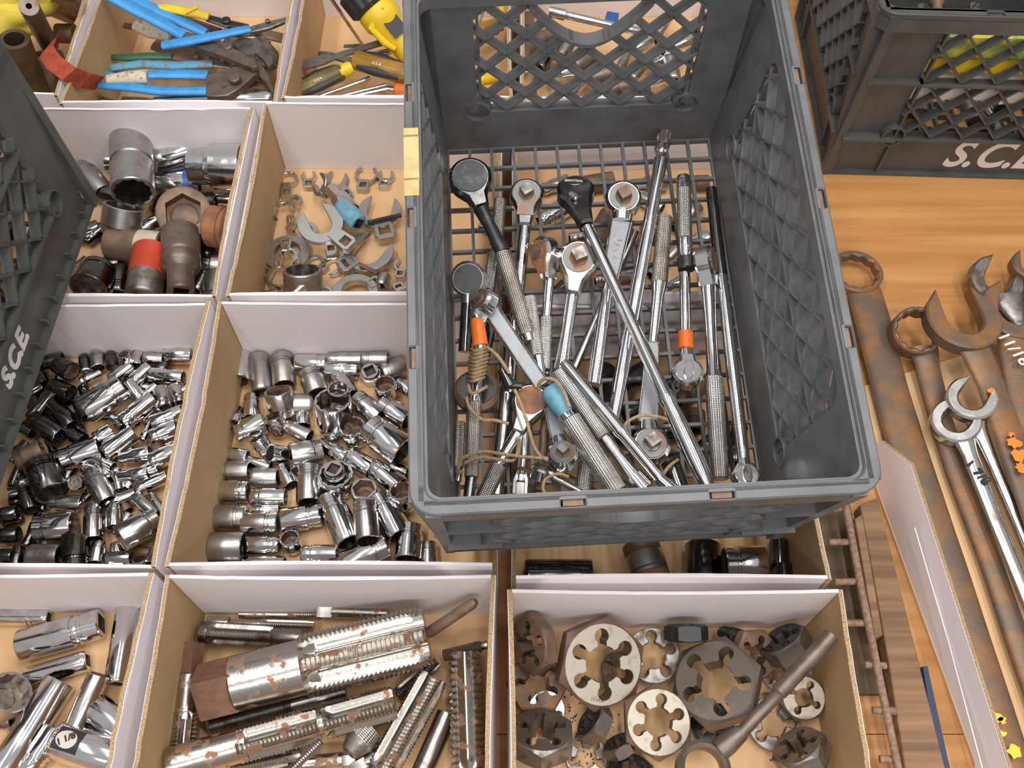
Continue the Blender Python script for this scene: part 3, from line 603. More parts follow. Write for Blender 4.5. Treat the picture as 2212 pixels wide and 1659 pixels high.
T('second tap along the bottom edge, mostly under others', (700, 1275), (1150, 1215), 58, .6, [('shank', 0, .4, .8), ('thread', .35, 1, 1)], z=(.015, .015), pitch=.003)
T('slim dark tap slanting under the giant tap tip', (1560, 760), (1790, 560), 44, .6, [('thread', 0, 1, 1)], z=(.012, .02), m=TAPD, pitch=.0026)
T('thin twisted tap crossing in front of the double-threaded one', (950, 1190), (1115, 1030), 26, .6, [('rod_thread', 0, 1, 1)], z=(.055, .06), m=TAPD, pitch=.0022)
T('square-shanked tap by the knurled chuck', (1300, 1190), (1440, 1110), 46, .7, [('square_end', 0, .6, 1), ('shank', .55, 1, .8)], z=(.02, .025), em=SATIN)
T('rust-brown tap peeping out left of the threaded rod', (440, 900), (560, 1000), 52, .6, [('thread', 0, 1, 1)], z=(.012, .012), m=RUST, pitch=.0028)
def rod(label, cat, name, pts, m, zs, knurl=None, n=14, mt=None, group=None, px=1.):
    """a straight bar; pts: (px, py, radius px)"""
    P = [GROUND.pt(p[0], p[1], z) for p, z in zip(pts, zs)]; k = GROUND.k(pts[0][0], pts[0][1], zs[0])
    M = frame(P[0], P[-1]); L = (P[-1]-P[0]).length; mb = MB()
    mb.lathe([((q-P[0]).length, p[2]*k) for p, q in zip(pts, P)], n); return thing(name, label, cat, M, mb, m, group)
p = [ZT(1745, 395), ZT(2000, 225), ZT(2018, 212)]
rod('brown steel pin pointing up at the right end of the giant tap', 'pin', 'steel_pin', [(*p[0], 12.5), (*p[1], 12), (*p[2], 7)], RUST, (.05, .085, .088))
a = GROUND.pt(*ZT(1400, 960), .03); b = GROUND.pt(*ZT(1275, 1095), .035); M = frame(a, b); k = GROUND.k(*ZT(1310, 1040), .03)*.3707; L = (b-a).length
ck = thing('tap_chuck', 'small knurled chuck with a conical nose among the taps', 'chuck', M)
part('sleeve', MB().lathe([(0, 80*k), (L*.5, 92*k)], 30), KNURLD, ck, M); part('nose', MB().lathe([(L*.5, 88*k), (L*.96, 55*k), (L, 48*k), (L, 36*k), (L*.7, 34*k)], 30), GREY, ck, M); part('bore', MB().lathe([(L*.995, 36*k), (L*.7, 35*k)], 20, (False, False)), HOLE, ck, M)

# ------------------------------------------------------------------ dies
def die_hole(R, nl, off=0., f=1.):
    rc, D_, a = .46*R*f, .7*R*f, .19*R*f; w = .12*R*f; o = []
    for i in range(nl):
        t = off+2*pi*i/nl; g = 2*pi/nl
        ang0 = math.asin(w/rc)
        P0 = (rc*cos(ang0), -rc*sin(ang0)); b0 = math.asin(min(1, w/a))
        loc = [(rc*cos(-ang0), rc*sin(-ang0))]
        for j in range(13):
            u = pi+b0+(2*pi-2*b0)*j/12; loc.append((D_+a*cos(u), a*sin(u)))
        loc.append((rc*cos(ang0), rc*sin(ang0)))
        nx = g-2*ang0
        for j in range(1, 5): v = ang0+nx*j/5; loc.append((rc*cos(v), rc*sin(v)))
        o += [(x*cos(t)-y*sin(t), x*sin(t)+y*cos(t)) for x, y in loc]
    return o
DZ = lambda x, y: (1060+x*.3797, 1180+y*.3797)
def die(label, x, y, r, h, nl=5, off=0., shape='hex', z=.03, tilt=0., tdir=0., m=DIEH, fm=DIEF, hrot=0., f=1., name=None):
    """face centre pixel in the die tray, r face radius; h thickness/r; leans tilt deg towards screen angle tdir"""
    px, py = DZ(x, y); P = GROUND.pt(px, py, z); R = r*.3797*GROUND.k(px, py, z); H = h*R
    ax = Matrix.Rotation(radians(tilt), 3, Vector((-sin(radians(tdir)), cos(radians(tdir)), 0))) @ Vector((0, 0, 1))
    q = Vector((0, 0, 1)).rotation_difference(ax).to_matrix().to_4x4(); M = Matrix.Translation(P) @ q
    hole = die_hole(R, nl, radians(off), f)
    nm = name or ('hexagon_die' if shape == 'hex' else 'round_die')
    t = thing(nm, label, 'die', M)
    if shape == 'hex':
        hx = []
        for i in range(6):
            a0 = radians(hrot)+pi/3*i; p0 = Vector((cos(a0), sin(a0)))*R*1.2; p1 = Vector((cos(a0+pi/3), sin(a0+pi/3)))*R*1.2
            hx += [tuple(p0.lerp(p1, j/6)) for j in range(6)]
        mb = MB(); n = 36; vs = []; fs = []
        def ringv(lp, z): b = len(vs); vs.extend((p[0], p[1], z) for p in lp); return b
        cl = []
        for p in hx: v = Vector(p); cl.append(tuple(v.normalized()*R))
        zz = [R*1.2-Vector(p).length for p in hx]
        rb = ringv(cl, -H); rl = len(vs); vs.extend((p[0], p[1], -H+.03*R+(Vector(p).length-R)*.45) for p in hx); ru = len(vs); vs.extend((p[0], p[1], -.03*R-(Vector(p).length-R)*.45) for p in hx); rt_ = ringv(cl, 0)
        for s0, s1 in ((rb, rl), (rl, ru), (ru, rt_)): fs += [(s0+i, s0+(i+1) % n, s1+(i+1) % n, s1+i) for i in range(n)]
        mb.add(vs, fs); part('hexagon_body', mb, m, t, M, ang=25)
        part('face', MB().prism(cl, [hole], -H*.999, .0002, 0), fm, t, M, 'flat face with keyhole clearances' if m is not fm else None)
        part('thread_wall', MB().prism(hole, [[(p[0]*.985, p[1]*.985) for p in hole]], -H*.98, -.0006, 0), DIED, t, M)
    else:
        part('disc', MB().prism(circ(R, 40), [hole], -H, 0, R*.03), fm, t, M, ang=30)
        part('thread_wall', MB().prism(hole, [[(p[0]*.985, p[1]*.985) for p in hole]], -H*.98, -.0006, 0), DIED, t, M)
    return t
die('big hexagon die with a bright face and rusty brown sides, six keyholes', 640, 672, 226, .55, 6, 95, z=.058, tilt=26, tdir=-58, hrot=22)
die('large dark rust-stained hexagon die in the tray centre', 1275, 760, 225, .55, 5, 60, z=.06, tilt=24, tdir=165, hrot=12, m=DIED, fm=DIED, f=1.04)
die('medium hexagon die with a sandy bright face in front of the big one', 955, 1000, 178, .5, 6, 80, z=.05, tilt=12, tdir=-80, hrot=30)
die('steel round die peeping out behind the big bright hexagon die', 925, 620, 155, .4, 5, 20, 'round', z=.028, tilt=8, tdir=-80, fm=GREY)
die('small light hexagon die against the right tray wall', 1782, 862, 116, .55, 4, 60, z=.034, tilt=20, tdir=-100, hrot=10, m=GREY)
die('brown round-faced die behind the large dark one', 1520, 620, 128, .6, 5, 75, z=.045, tilt=30, tdir=-40, hrot=5, m=RUST, fm=RUST)
die('rusty hexagon die leaning on edge in the back left corner', 215, 560, 150, .55, 5, 10, z=.06, tilt=58, tdir=200, hrot=20, m=DIEH, fm=RUST)
die('orange rusted hexagon die lying under the leaning one', 265, 770, 150, .5, 5, 40, z=.032, tilt=10, tdir=90, hrot=0, m=RUSTO, fm=RUST)
die('small pale round die half hidden below the orange rusted one', 318, 930, 105, .4, 5, 50, 'round', z=.02, tilt=6, tdir=-90, fm=SATIN)
die('dark hexagon die with a rust-mottled side near the front left', 290, 1040, 168, .75, 5, 20, z=.055, tilt=38, tdir=85, hrot=28, m=GREY, fm=DIED)
die('flat round die beside the rust-mottled hexagon die', 545, 1200, 120, .3, 5, 50, 'round', z=.014, fm=GREY)
die('black hexagon die turned on edge in front of the big bright one', 560, 985, 100, .9, 5, 0, z=.034, tilt=62, tdir=150, hrot=0, m=DIED, fm=BLACK)
die('small black hexagon die under the medium sandy one', 720, 1110, 82, .9, 5, 0, z=.03, tilt=60, tdir=120, hrot=25, m=DIED, fm=BLACK)
die('black hexagon die at the bottom edge of the tray', 790, 1255, 120, .8, 5, 0, z=.032, tilt=45, tdir=90, hrot=10, m=DIED, fm=BLACK)
die('black hexagon die on edge against the white back panel', 1110, 445, 105, .9, 5, 0, z=.05, tilt=72, tdir=90, hrot=0, m=BLACK, fm=BLACK)
die('black hexagon die with one grey flat, by the die stock handle tip', 1650, 520, 125, .9, 5, 0, z=.05, tilt=60, tdir=130, hrot=15, m=DIED, fm=BLACK)
die('small dark die behind the brown round-faced one', 1385, 480, 80, .6, 5, 0, z=.03, tilt=60, tdir=80, m=BLACK, fm=BLACK)
die('wide flat round split die under the die stock handle', 1610, 1010, 150, .22, 5, 75, 'round', z=.014, fm=GREY)
die('brown hexagon die with a pale worn flat in the front right corner', 1740, 1130, 140, .9, 5, 0, z=.05, tilt=55, tdir=130, hrot=10, m=GREY, fm=RUST)
die('dark hexagon die deep under the large dark one', 1260, 1010, 110, .6, 5, 0, z=.022, tilt=0, m=BLACK, fm=BLACK)
die('grey round die leaning under the brown round-faced one', 1640, 720, 100, .4, 5, 0, 'round', z=.03, tilt=20, tdir=-60, fm=GREY)
die('dark round die seen through the big bright hexagon die', 740, 700, 110, .4, 5, 10, 'round', z=.022, tilt=10, tdir=60, fm=DIED)
q = [(1935, 505, 46), (1905, 545, 47), (1640, 830, 46), (1632, 840, 36), (1440, 1045, 37), (1428, 1058, 46), (1350, 1120, 62), (1300, 1160, 64)]
zs = [.105, .104, .092, .091, .078, .077, .073, .071]
st_ = [GROUND.pt(*DZ(a, b), z) for (a, b, c), z in zip(q, zs)]; k = .3797*GROUND.k(*DZ(1600, 850), .09)
ring_c = GROUND.pt(*DZ(1205, 1265), .066); DM = Matrix.Translation(ring_c)
ds = thing('die_stock', 'brown die stock handle with a ring end, laid over the dies', 'die stock', DM)
I4 = Matrix.Identity(4)
part('handle', MB().tube(st_, [c*k for a, b, c in q], 16), IMPACT, ds, I4)
Rr = 150*k
part('ring', MB().lathe([(-.009, Rr*.72), (-.011, Rr*.85), (-.008, Rr), (.008, Rr), (.011, Rr*.85), (.009, Rr*.72), (-.009, Rr*.72)], 36, (False, False)), IMPACT, ds, DM @ Matrix.Rotation(pi/2, 4, 'Y'))
sw = MB(); r3 = random.Random(3)
for i in range(170):
    cx_, cy_ = DZ(*r3.choice([(600, 1060), (480, 930), (1660, 1120), (340, 880), (560, 1180)])); p = GROUND.pt(cx_+r3.gauss(0, 26), cy_+r3.gauss(0, 16), .0045); s_ = r3.uniform(.0003, .0011)
    sw.box(-s_, s_, -s_*.6, s_*.6, 0, s_*.6, Matrix.Translation(p) @ Matrix.Rotation(r3.random()*6, 4, 'Z'))
o = thing('metal_swarf', 'black metal chips scattered on the die tray floor', 'swarf', I4, sw, INK); o['kind'] = 'stuff'
tx = CM
for o_ in COL.objects:
    if o_.get('label', '').startswith('big hexagon die with'):
        Md = TW[o_.name]; R_ = .226*0+.226*.3797*1000*0+0
        k_ = 226*.3797*GROUND.k(*DZ(640, 672), .058)
        text(o_, '4830151', k_*.11, Md @ Matrix.Translation((-k_*.12, -k_*.86, .0003)) @ Matrix.Rotation(pi-.12, 4, 'Z'), HOLE, depth=.0001)
        break

# ------------------------------------------------------------------ crowfoot wrench heads
def jaw_outline(R, w, c, tip=1.0, n=26, fl=0.):
    a1 = math.asin(w/R); o = [(R*cos(a1+(2*pi-2*a1)*i/n), R*sin(a1+(2*pi-2*a1)*i/n)) for i in range(n+1)]
    o[0] = (o[0][0]*tip, o[0][1]*(.96+fl)); o[-1] = (o[-1][0]*tip, o[-1][1]*(.96+fl))
    o += [(c+w*cos(-pi/2-pi*i/8), w*sin(-pi/2-pi*i/8)) for i in range(9)]
    return o
CZ = lambda x, y: (490+x*.2712, 230+y*.2712)
def crow(label, x, y, R, ang, boss, b=45, h=.0075, z=.0125, m=CHROME2, ring=False, tilt=0., tdir=0., screw=None, w=.56, gap=True):
    """jaw centre and boss centre in tray pixels; ang: where the mouth opens"""
    px, py = CZ(x, y); P = GROUND.pt(px, py, z); k = .2712*GROUND.k(px, py, z); R_ = R*k*1.1
    a = radians(ang); Q = GROUND.pt(px+8*cos(a), py-8*sin(a), z); d = (Q-P).normalized()
    ax = Matrix.Rotation(radians(tilt), 3, Vector((-sin(radians(tdir)), cos(radians(tdir)), 0))) @ Vector((0, 0, 1))
    q = Vector((0, 0, 1)).rotation_difference(ax).to_matrix().to_4x4()
    M = Matrix.Translation(P) @ q @ Matrix.Rotation(atan2(d.y, d.x), 4, 'Z')
    t = thing('crowfoot_wrench', label, 'wrench head', M, group='crowfoot heads in the tray')
    if ring:
        n = 48; f = star12(R_*.74); g = .62 if gap else 0.
        if gap:
            o = [(R_*cos(g+(2*pi-2*g)*i/n), R_*sin(g+(2*pi-2*g)*i/n)) for i in range(n+1)]+[(f(t_)*cos(t_), f(t_)*sin(t_)) for t_ in [g+(2*pi-2*g)*i/n for i in range(n, -1, -1)]]
            part('jaw', MB().prism(o, (), -h, 0, .0006), m, t, M, ang=28)
        else: part('ring', MB().prism(circ(R_, 40), [[(f(2*pi*i/48)*cos(2*pi*i/48), f(2*pi*i/48)*sin(2*pi*i/48)) for i in range(48)]], -h, 0, .0006), m, t, M, ang=28)
    else: part('jaw', MB().prism(jaw_outline(R_, R_*w, -.12*R_), (), -h, 0, .0007), m, t, M, ang=28)
    B = M.inverted() @ GROUND.pt(*CZ(*boss), z); B.z = 0; bk = b*k; D_ = Vector((B.x, B.y, 0)); u = D_.normalized(); ang_ = atan2(u.y, u.x)
    L_ = M @ Matrix.Translation(D_) @ Matrix.Rotation(ang_, 4, 'Z'); back = min(D_.length-R_*.7, bk*2.2); back = max(back, bk*.9)
    part('drive_boss', MB().prism([(-back, -bk*.8), (bk*.5, -bk), (bk, -bk*.7), (bk, bk*.7), (bk*.5, bk), (-back, bk*.8)], [[(-bk*.52, -bk*.52), (bk*.52, -bk*.52), (bk*.52, bk*.52), (-bk*.52, bk*.52)]], -h*1.25, .0015, .0006), m, t, L_, ang=28)
    if screw:
        a_, b_ = GROUND.pt(*CZ(*screw[0]), z+.004), GROUND.pt(*CZ(*screw[1]), z+.004); S_ = frame(a_, b_); l_ = (b_-a_).length
        part('screw', MB().lathe([(l_*i/24, k*(20 if i % 2 else 16)) for i in range(25)], 12), screw[2], t, S_, 'threaded screw', ang=25)
    return t
crow('closed ring crowfoot head in the back left corner of its tray', 490, 570, 68, 90, (475, 680), 44, ring=True, gap=False)
crow('small U-shaped crowfoot head by the white back panel', 650, 545, 54, 88, (650, 610), 44)
crow('grey crowfoot head standing tilted behind the blue-taped adapter', 735, 620, 88, 120, (790, 680), 46, z=.035, tilt=50, tdir=200, m=SATIN)
crow('dull crowfoot head half hidden behind the adapter', 870, 575, 88, 70, (950, 690), 45, m=SATIN)
crow('flare-nut crowfoot head opening to the back panel', 1110, 535, 84, 80, (1085, 625), 50, ring=True, m=SATIN)
crow('small chrome crowfoot head beside the flare-nut one', 1265, 545, 62, 85, (1255, 605), 46)
crow('large grey jaw crowfoot head with a black screw, right of the adapter', 1215, 825, 158, 75, (1255, 985), 82, z=.02, m=SATIN, screw=((1120, 925), (1390, 865), BLACK))
crow('twelve-point flare crowfoot head by the brown left wall', 455, 825, 92, 262, (548, 740), 44, ring=True, z=.022)
crow('biggest crowfoot head, engraved, lying on the middle of the heap', 745, 925, 168, 118, (940, 1060), 70, z=.042, m=SATIN, w=.45, tilt=8, tdir=-90)
crow('matte crowfoot head with a wide jaw near the left wall', 480, 1165, 165, 268, (468, 1080), 52, z=.016, m=SATIN)
crow('bright little crowfoot head on top of the matte wide one', 480, 1190, 82, 262, (470, 1085), 42, z=.03, m=CHROME)
crow('chrome crowfoot head with an angled jaw at the tray centre', 840, 1262, 84, 215, (830, 1130), 48, m=CHROME)
crow('large crowfoot head with a rusty screw, jaw up to the right', 1130, 1150, 182, 48, (965, 1240), 80, z=.022, m=SATIN, screw=((1060, 1260), (1200, 1330), RUST))
crow('square-bossed crowfoot head with flare jaw at the left front', 425, 1345, 100, 0, (310, 1320), 52, ring=True, z=.018)
crow('grey crowfoot head with its broad jaw cut off by the front panel', 1020, 1480, 170, 265, (1170, 1400), 55, z=.025, m=SATIN)
crow('pale ring crowfoot head at the front panel', 770, 1500, 82, 260, (700, 1560), 44, m=CHROME)
crow('crowfoot head tight under the rim of the grey crate', 1390, 1260, 60, 60, (1380, 1330), 42, m=CHROME)
crow('crowfoot head in the front right corner under the crate rim', 1400, 1490, 70, 240, (1370, 1440), 46, m=CHROME)
crow('crowfoot head buried under the engraved biggest one', 620, 985, 90, 160, (520, 960), 46, m=CHROME)
crow('crowfoot head peeping out below the biggest one', 700, 1240, 70, 200, (760, 1280), 44, z=.01, m=SATIN)
kw = dict(zf=.004)
def csock(x, y, r, L, a, **k_): return sock(*CZ(x, y), r*.2712, L*.2712, a, **k_)
o = csock(905, 750, 82, 240, -48, lay=.022, kind='step', label='chrome socket adapter wrapped in blue tape, on the crowfoot heap', tray_=None)
o = csock(985, 860, 78, 200, 132, lay=.024, kind='plain', m=BLUETAPE, bm=BORE, label='blue taped sleeve with a small hole in its end', name='taped_sleeve')
csock(600, 1300, 152, 210, 80, el=58, m=SATIN, bm=BORE2, kind='plain', label='tall twelve-point flare socket with a slot, front of the crowfoot tray')
csock(590, 1450, 46, 190, 40, lay=.03, kind='step', label='little chrome stem socket lying in front of the tall flare one')
csock(1245, 1390, 55, 90, 70, lay=.012, kind='plain', m=SATIN, label='small bright cube-like adapter beside the rusty screw', el=0)
csock(340, 1530, 70, 160, 10, kind='plain', m=SATIN, label='grey barrel socket along the front panel of the crowfoot tray')
csock(500, 915, 26, 70, -80, label='tiny chrome stud socket beside the twelve-point head')

# ------------------------------------------------------------------ ratchets and bars in the grey crate
def cpt(p): return CR.pt(p[0], p[1], p[2])
ZC = CR.n
def pear(R, wn, Ln, a=.85, n=30):
    return [(R*cos(a+(2*pi-2*a)*i/n), R*sin(a+(2*pi-2*a)*i/n)) for i in range(n+1)]+[(Ln*.62, -(wn+R*sin(a))*.44), (Ln, -wn), (Ln, wn), (Ln*.62, (wn+R*sin(a))*.44)]
def tool(label, head=None, segs=(), name='ratchet', cat='ratchet', fork=None):
    first = head[:3] if head else (fork or segs[0][1][0])[:3]
    t = thing(name, label, cat, Matrix.Translation(cpt(first)), group='tools in the grey crate')
    if head:
        px, py, h, r, style = head[:5]; o = dict(head[5]) if len(head) > 5 else {}
        k = CR.k(px, py, h); R = r*k; P = cpt((px, py, h)); q = segs[0][1][0]; Q = cpt(q); dist = (Q-P).length
        up = ZC
        if o.get('edge') is not None: up = Matrix.Rotation(radians(o['edge']), 3, (Q-P).normalized()) @ ZC
        M = frame(P, Q, up); th = o.get('th', .55)*R; hm = o.get('m', CHROME); wn = q[3]*k*1.0
        if o.get('round'): ol = circ(R, 34)
        elif o.get('hex'): ol = [(R*1.08*cos(pi/3*i+.5), R*1.08*sin(pi/3*i+.5)) for i in range(6)]
        else: ol = pear(R, wn, max(dist, R*1.05))
        part('head', MB().prism(ol, (), -th, th, R*.16), hm, t, M, ang=35)
        if o.get('round') or o.get('hex'): part('neck', MB().lathe([(R*.7, wn*1.15), (dist, wn)], 20), hm, t, M)
        pm_ = o.get('pm', PLATE)
        part('cover_plate', MB().prism(circ(R*.8, 30) if not o.get('long') else [(x*.82+(.05*R), y*.82) for x, y in pear(R, wn*1.6, R*1.7)], (), th-.0004, th+.0009, .0004), pm_, t, M, ang=30)
        if style == 'square':
            s_ = R*.3; dc = part('drive_collar', MB().prism(circ(R*.46, 24), (), th, th+.0018, .0005), o.get('cm', RUST), t, M)
            part('drive_square', MB().box(-s_, s_, -s_, s_, th, th+R*.62, Matrix.Rotation(.6, 4, 'Z')), o.get('sm', GREY), dc, M)
        elif style == 'cap':
            part('reverse_lever', MB().prism([(-R*.62, -R*.16), (-R*.3, -R*.3), (R*.3, -R*.3), (R*.62, -R*.16), (R*.62, R*.16), (R*.3, R*.3), (-R*.3, R*.3), (-R*.62, R*.16)], (), th+.0008, th+.0035, .0008), hm, t, M)
        elif style == 'oval':
            part('name_plate', MB().prism([(x*R*.62, y*R*.3) for x, y in circ(1, 28)], (), th+.0008, th+.0016, .0003), DARKCH, t, M @ Matrix.Translation((-R*.4, 0, 0)) @ Matrix.Rotation(pi/2-.3, 4, 'Z'))
            text(t, 'WILLIAMS', R*.22, M @ Matrix.Translation((-R*.4, 0, th+.0017)) @ Matrix.Rotation(pi/2-.3+pi, 4, 'Z'), LABELB, bold=.0001, depth=.00008)
            part('reverse_lever', MB().prism(rrect(-R*.3, R*.3, -R*.18, R*.18, R*.15), (), th, th+.005, .001), CHROME, t, M @ Matrix.Translation((R*.75, -R*.3, 0)) @ Matrix.Rotation(.7, 4, 'Z'))
    if fork:
        px, py, h, r, px2, py2 = fork; P = cpt((px, py, h)); Q = cpt((px2, py2, h)); M = frame(P, Q, ZC); k = CR.k(px, py, h); R = r*k
        for s_ in (1, -1): part('fork_prong', MB().prism([(-R*1.1, s_*R*.95), (R*.9, s_*R*.95), (R*1.9, s_*R*.55), (R*1.2, s_*R*.5), (-R*1.1, s_*R*.55)][::s_], (), -R*.75, R*.75, R*.08), CHROME, t, M)
        part('fork_base', MB().lathe([(R*.7, R*.72), (R*1.4, R*.85), (R*2., R*.62)], 18), CHROME, t, M)
        part('drive_square', MB().box(-R*1.5, R*.5, -R*.5, R*.5, -R*.5, R*.5), GREY, t, M); 
    for kind, pts, *m in segs:
        P = [cpt(p) for p in pts]; M = frame(P[0], P[-1], ZC); Lx = (P[-1]-P[0]).length; ks = [CR.k(p[0], p[1], p[2]) for p in pts]
        xs = [(q-P[0]).length for q in P]
        if kind in ('shaft', 'tape', 'rod'):
            mb = MB(); mb.lathe([(x, p[3]*k_) for x, p, k_ in zip(xs, pts, ks)], 20)
            part('tape' if kind == 'tape' else 'shaft', mb, m[0] if m else CHROME, t, M, ('%s' % m[1]) if len(m) > 1 else None)
        elif kind == 'grip':
            r0 = pts[0][3]*ks[0]; r1 = pts[-1][3]*ks[-1]
            part('knurled_grip', MB().lathe([(0, r0*.82), (Lx*.015, r0), (Lx*.985, r1), (Lx, r1*.85)], 32), m[0] if m else KNURL, t, M)
        elif kind == 'flat':
            w0 = pts[0][3]*ks[0]; w1 = pts[-1][3]*ks[-1]; hgt = min(w0, w1)*.45
            part('handle_web', MB().prism([(0, -w0), (Lx, -w1), (Lx, w1), (0, w0)], (), -hgt*.5, hgt*.5, 0), m[0] if m else WEB, t, M)
            for s_ in (1, -1): part('handle_flange', MB().tube([(0, s_*w0, 0), (Lx, s_*w1, 0)], [hgt*.55, hgt*.5], 10, 1.7), CHROME, t, M)
            if len(m) > 1: text(t, m[1], w0*1.1, M @ Matrix.Translation((Lx*.5, 0, hgt*.52)), GREY, depth=.0001)
    return t
tool('long black-headed ratchet with a knurled grip in the back left corner', (1016, 388, .05, 46, 'plain', D(m=DARKCH, pm=BLACK, th=.4)), [('shaft', [(1040, 452, .045, 17), (1055, 490, .043, 14), (1086, 545, .04, 17)], BLACK), ('grip', [(1085, 545, .04, 19), (1139, 722, .03, 18)], KNURLD), ('shaft', [(1139, 722, .03, 14), (1144, 738, .03, 12)])])
tool('chrome pear-head ratchet with its square up, second from left at the back', (1137, 425, .03, 36, 'square', D(long=1, pm=PLATE)), [('shaft', [(1133, 492, .026, 14), (1127, 560, .024, 14), (1113, 700, .02, 13), (1098, 850, .016, 15)])])
tool('thin knurled bar lying behind the black-headed ratchet', None, [('grip', [(1080, 432, .012, 14), (1071, 530, .012, 14)], KNURLD), ('shaft', [(1071, 530, .012, 11), (1058, 640, .012, 10)]), ('grip', [(1066, 545, .012, 13), (1052, 640, .012, 13)], KNURL)], 'knurled_bar', 'bar')
tool('small ratchet turned on edge with a rust-red head face', (1176, 545, .03, 34, 'square', D(edge=52, pm=RUSTO, th=.5, sm=RUST, long=1)), [('shaft', [(1187, 605, .026, 10), (1180, 690, .022, 11)]), ('grip', [(1180, 685, .022, 14), (1176, 800, .018, 14)], KNURL)])
tool('ratchet with a rust ring round its square, centre of the crate', (1249, 565, .034, 43, 'square', D(cm=RUSTO, pm=PLATE, long=0)), [('shaft', [(1236, 640, .03, 14), (1226, 720, .026, 13), (1212, 800, .024, 17)])])
tool('long flex ratchet with a dark named head, lying diagonally over all', (1243, 418, .045, 40, 'oval', D(m=DARKCH, pm=DARKCH, th=.5)), [('shaft', [(1268, 490, .056, 13), (1300, 560, .056, 13), (1436, 845, .056, 15), (1440, 853, .056, 18), (1446, 864, .056, 18), (1450, 872, .056, 16), (1465, 905, .056, 19), (1500, 990, .054, 21), (1528, 1050, .052, 17)])])
tool('round-head ratchet with a channel handle near the back right', (1345, 433, .035, 39, 'square', D(round=1, pm=PLATE, sm=RUST)), [('flat', [(1342, 478, .032, 21), (1316, 610, .028, 15)], WEB, 'U.S.A.'), ('shaft', [(1315, 610, .028, 12), (1300, 690, .026, 14), (1283, 830, .022, 15)])])
tool('long breaker bar with a forked end touching the back wall', None, [('shaft', [(1428, 345, .036, 16), (1420, 380, .034, 14), (1340, 800, .02, 16), (1325, 905, .018, 14)])], 'breaker_bar', 'breaker bar', (1432, 305, .038, 17, 1426, 345))
tool('ratchet lying head towards the viewer with a worn knurled grip', (1405, 965, .022, 42, 'square', D(round=1, pm=PLATE, cm=GREY, sm=GREY, th=.5)), [('flat', [(1400, 912, .02, 20), (1410, 740, .022, 12)], WEB), ('shaft', [(1410, 740, .022, 11), (1420, 640, .024, 13), (1424, 612, .024, 17)]), ('grip', [(1424, 614, .024, 18), (1436, 468, .026, 16)], KNURLD)])
tool('ratchet with an orange band and a polished round head, right of centre', (1484, 808, .026, 34, 'cap', D(pm=CHROME, th=.5)), [('shaft', [(1483, 768, .024, 14), (1481, 752, .024, 12)]), ('tape', [(1482, 754, .024, 16.5), (1481, 718, .024, 16.5)], ORANGE, 'orange tape band'), ('shaft', [(1481, 720, .024, 12), (1479, 590, .026, 12)])])
tool('knurled extension handle with a hinge block at its lower end', None, [('shaft', [(1476, 382, .03, 14), (1476, 388, .03, 16), (1477, 408, .03, 15)]), ('grip', [(1477, 408, .03, 16), (1480, 518, .029, 15)], KNURL), ('shaft', [(1480, 518, .029, 15), (1481, 550, .029, 15), (1482, 555, .029, 11), (1482, 560, .029, 11)]), ('shaft', [(1481, 558, .03, 19), (1484, 582, .03, 19)], BLACK)], 'knurled_bar', 'bar')
tool('ratchet turned on edge with a long knurled grip, second from the right wall', (1524, 565, .034, 34, 'plain', D(edge=-62, th=.55, pm=RUST)), [('shaft', [(1530, 620, .03, 16), (1534, 700, .028, 13), (1540, 800, .026, 14), (1541, 815, .026, 19)]), ('grip', [(1541, 814, .026, 20), (1556, 1036, .022, 19)], KNURL)])
tool('longest chrome breaker bar lying along the right wall', (1611, 1030, .03, 31, 'cap', D(hex=1, pm=CHROME2, th=.45)), [('shaft', [(1606, 992, .028, 13), (1588, 800, .027, 15), (1566, 640, .026, 13), (1558, 590, .026, 12)]), ('shaft', [(1558, 595, .026, 14), (1536, 408, .026, 12)], DARKCH)], 'breaker_bar', 'breaker bar')
tool('round dark-faced ratchet against the left wall, upper of two', (1012, 603, .04, 39, 'plain', D(round=1, pm=DARKCH, m=CHROME2, th=.4)), [('shaft', [(1010, 655, .03, 14), (1004, 760, .02, 14)], DARKCH)])
tool('ratchet with an orange taped neck bound in twine, left wall', (1046, 652, .055, 30, 'square', D(edge=40, th=.55, pm=IMPACT, sm=SATIN)), [('tape', [(1030, 690, .052, 14), (1033, 715, .051, 16), (1038, 748, .05, 17)], ORANGE, 'orange tape wrap'), ('shaft', [(1037, 745, .05, 13), (1028, 845, .045, 12), (1024, 868, .044, 16)]), ('grip', [(1025, 868, .044, 17), (1018, 1032, .038, 16)], KNURLD), ('shaft', [(1018, 1030, .038, 13), (1012, 1078, .036, 12)], DARKCH)])
tool('bright channel-handled ratchet bar slanting from the left wall', None, [('flat', [(1062, 672, .045, 16), (1170, 832, .034, 15)], WEB), ('shaft', [(1056, 662, .046, 10), (1064, 676, .045, 11)])], 'channel_bar', 'bar')
tool('large dark ratchet head lying under the twine', (1030, 846, .022, 50, 'plain', D(m=RUST, pm=DARKCH, th=.3, round=1)), [('shaft', [(1040, 790, .018, 14), (1062, 700, .014, 12)], DARKCH)])
tool('knurled grip standing among the bars left of centre', None, [('grip', [(1143, 640, .03, 14), (1162, 770, .024, 14)], KNURL), ('shaft', [(1162, 770, .024, 13), (1172, 830, .022, 12)])], 'knurled_bar', 'bar')
tool('ratchet with a rusted round head under the slack twine', (1146, 870, .026, 40, 'plain', D(pm=RUSTO, th=.45, m=CHROME2)), [('shaft', [(1118, 938, .026, 15), (1098, 968, .026, 13), (1076, 1005, .026, 15)]), ('grip', [(1078, 1004, .026, 19), (1040, 1085, .022, 18)], KNURL)])
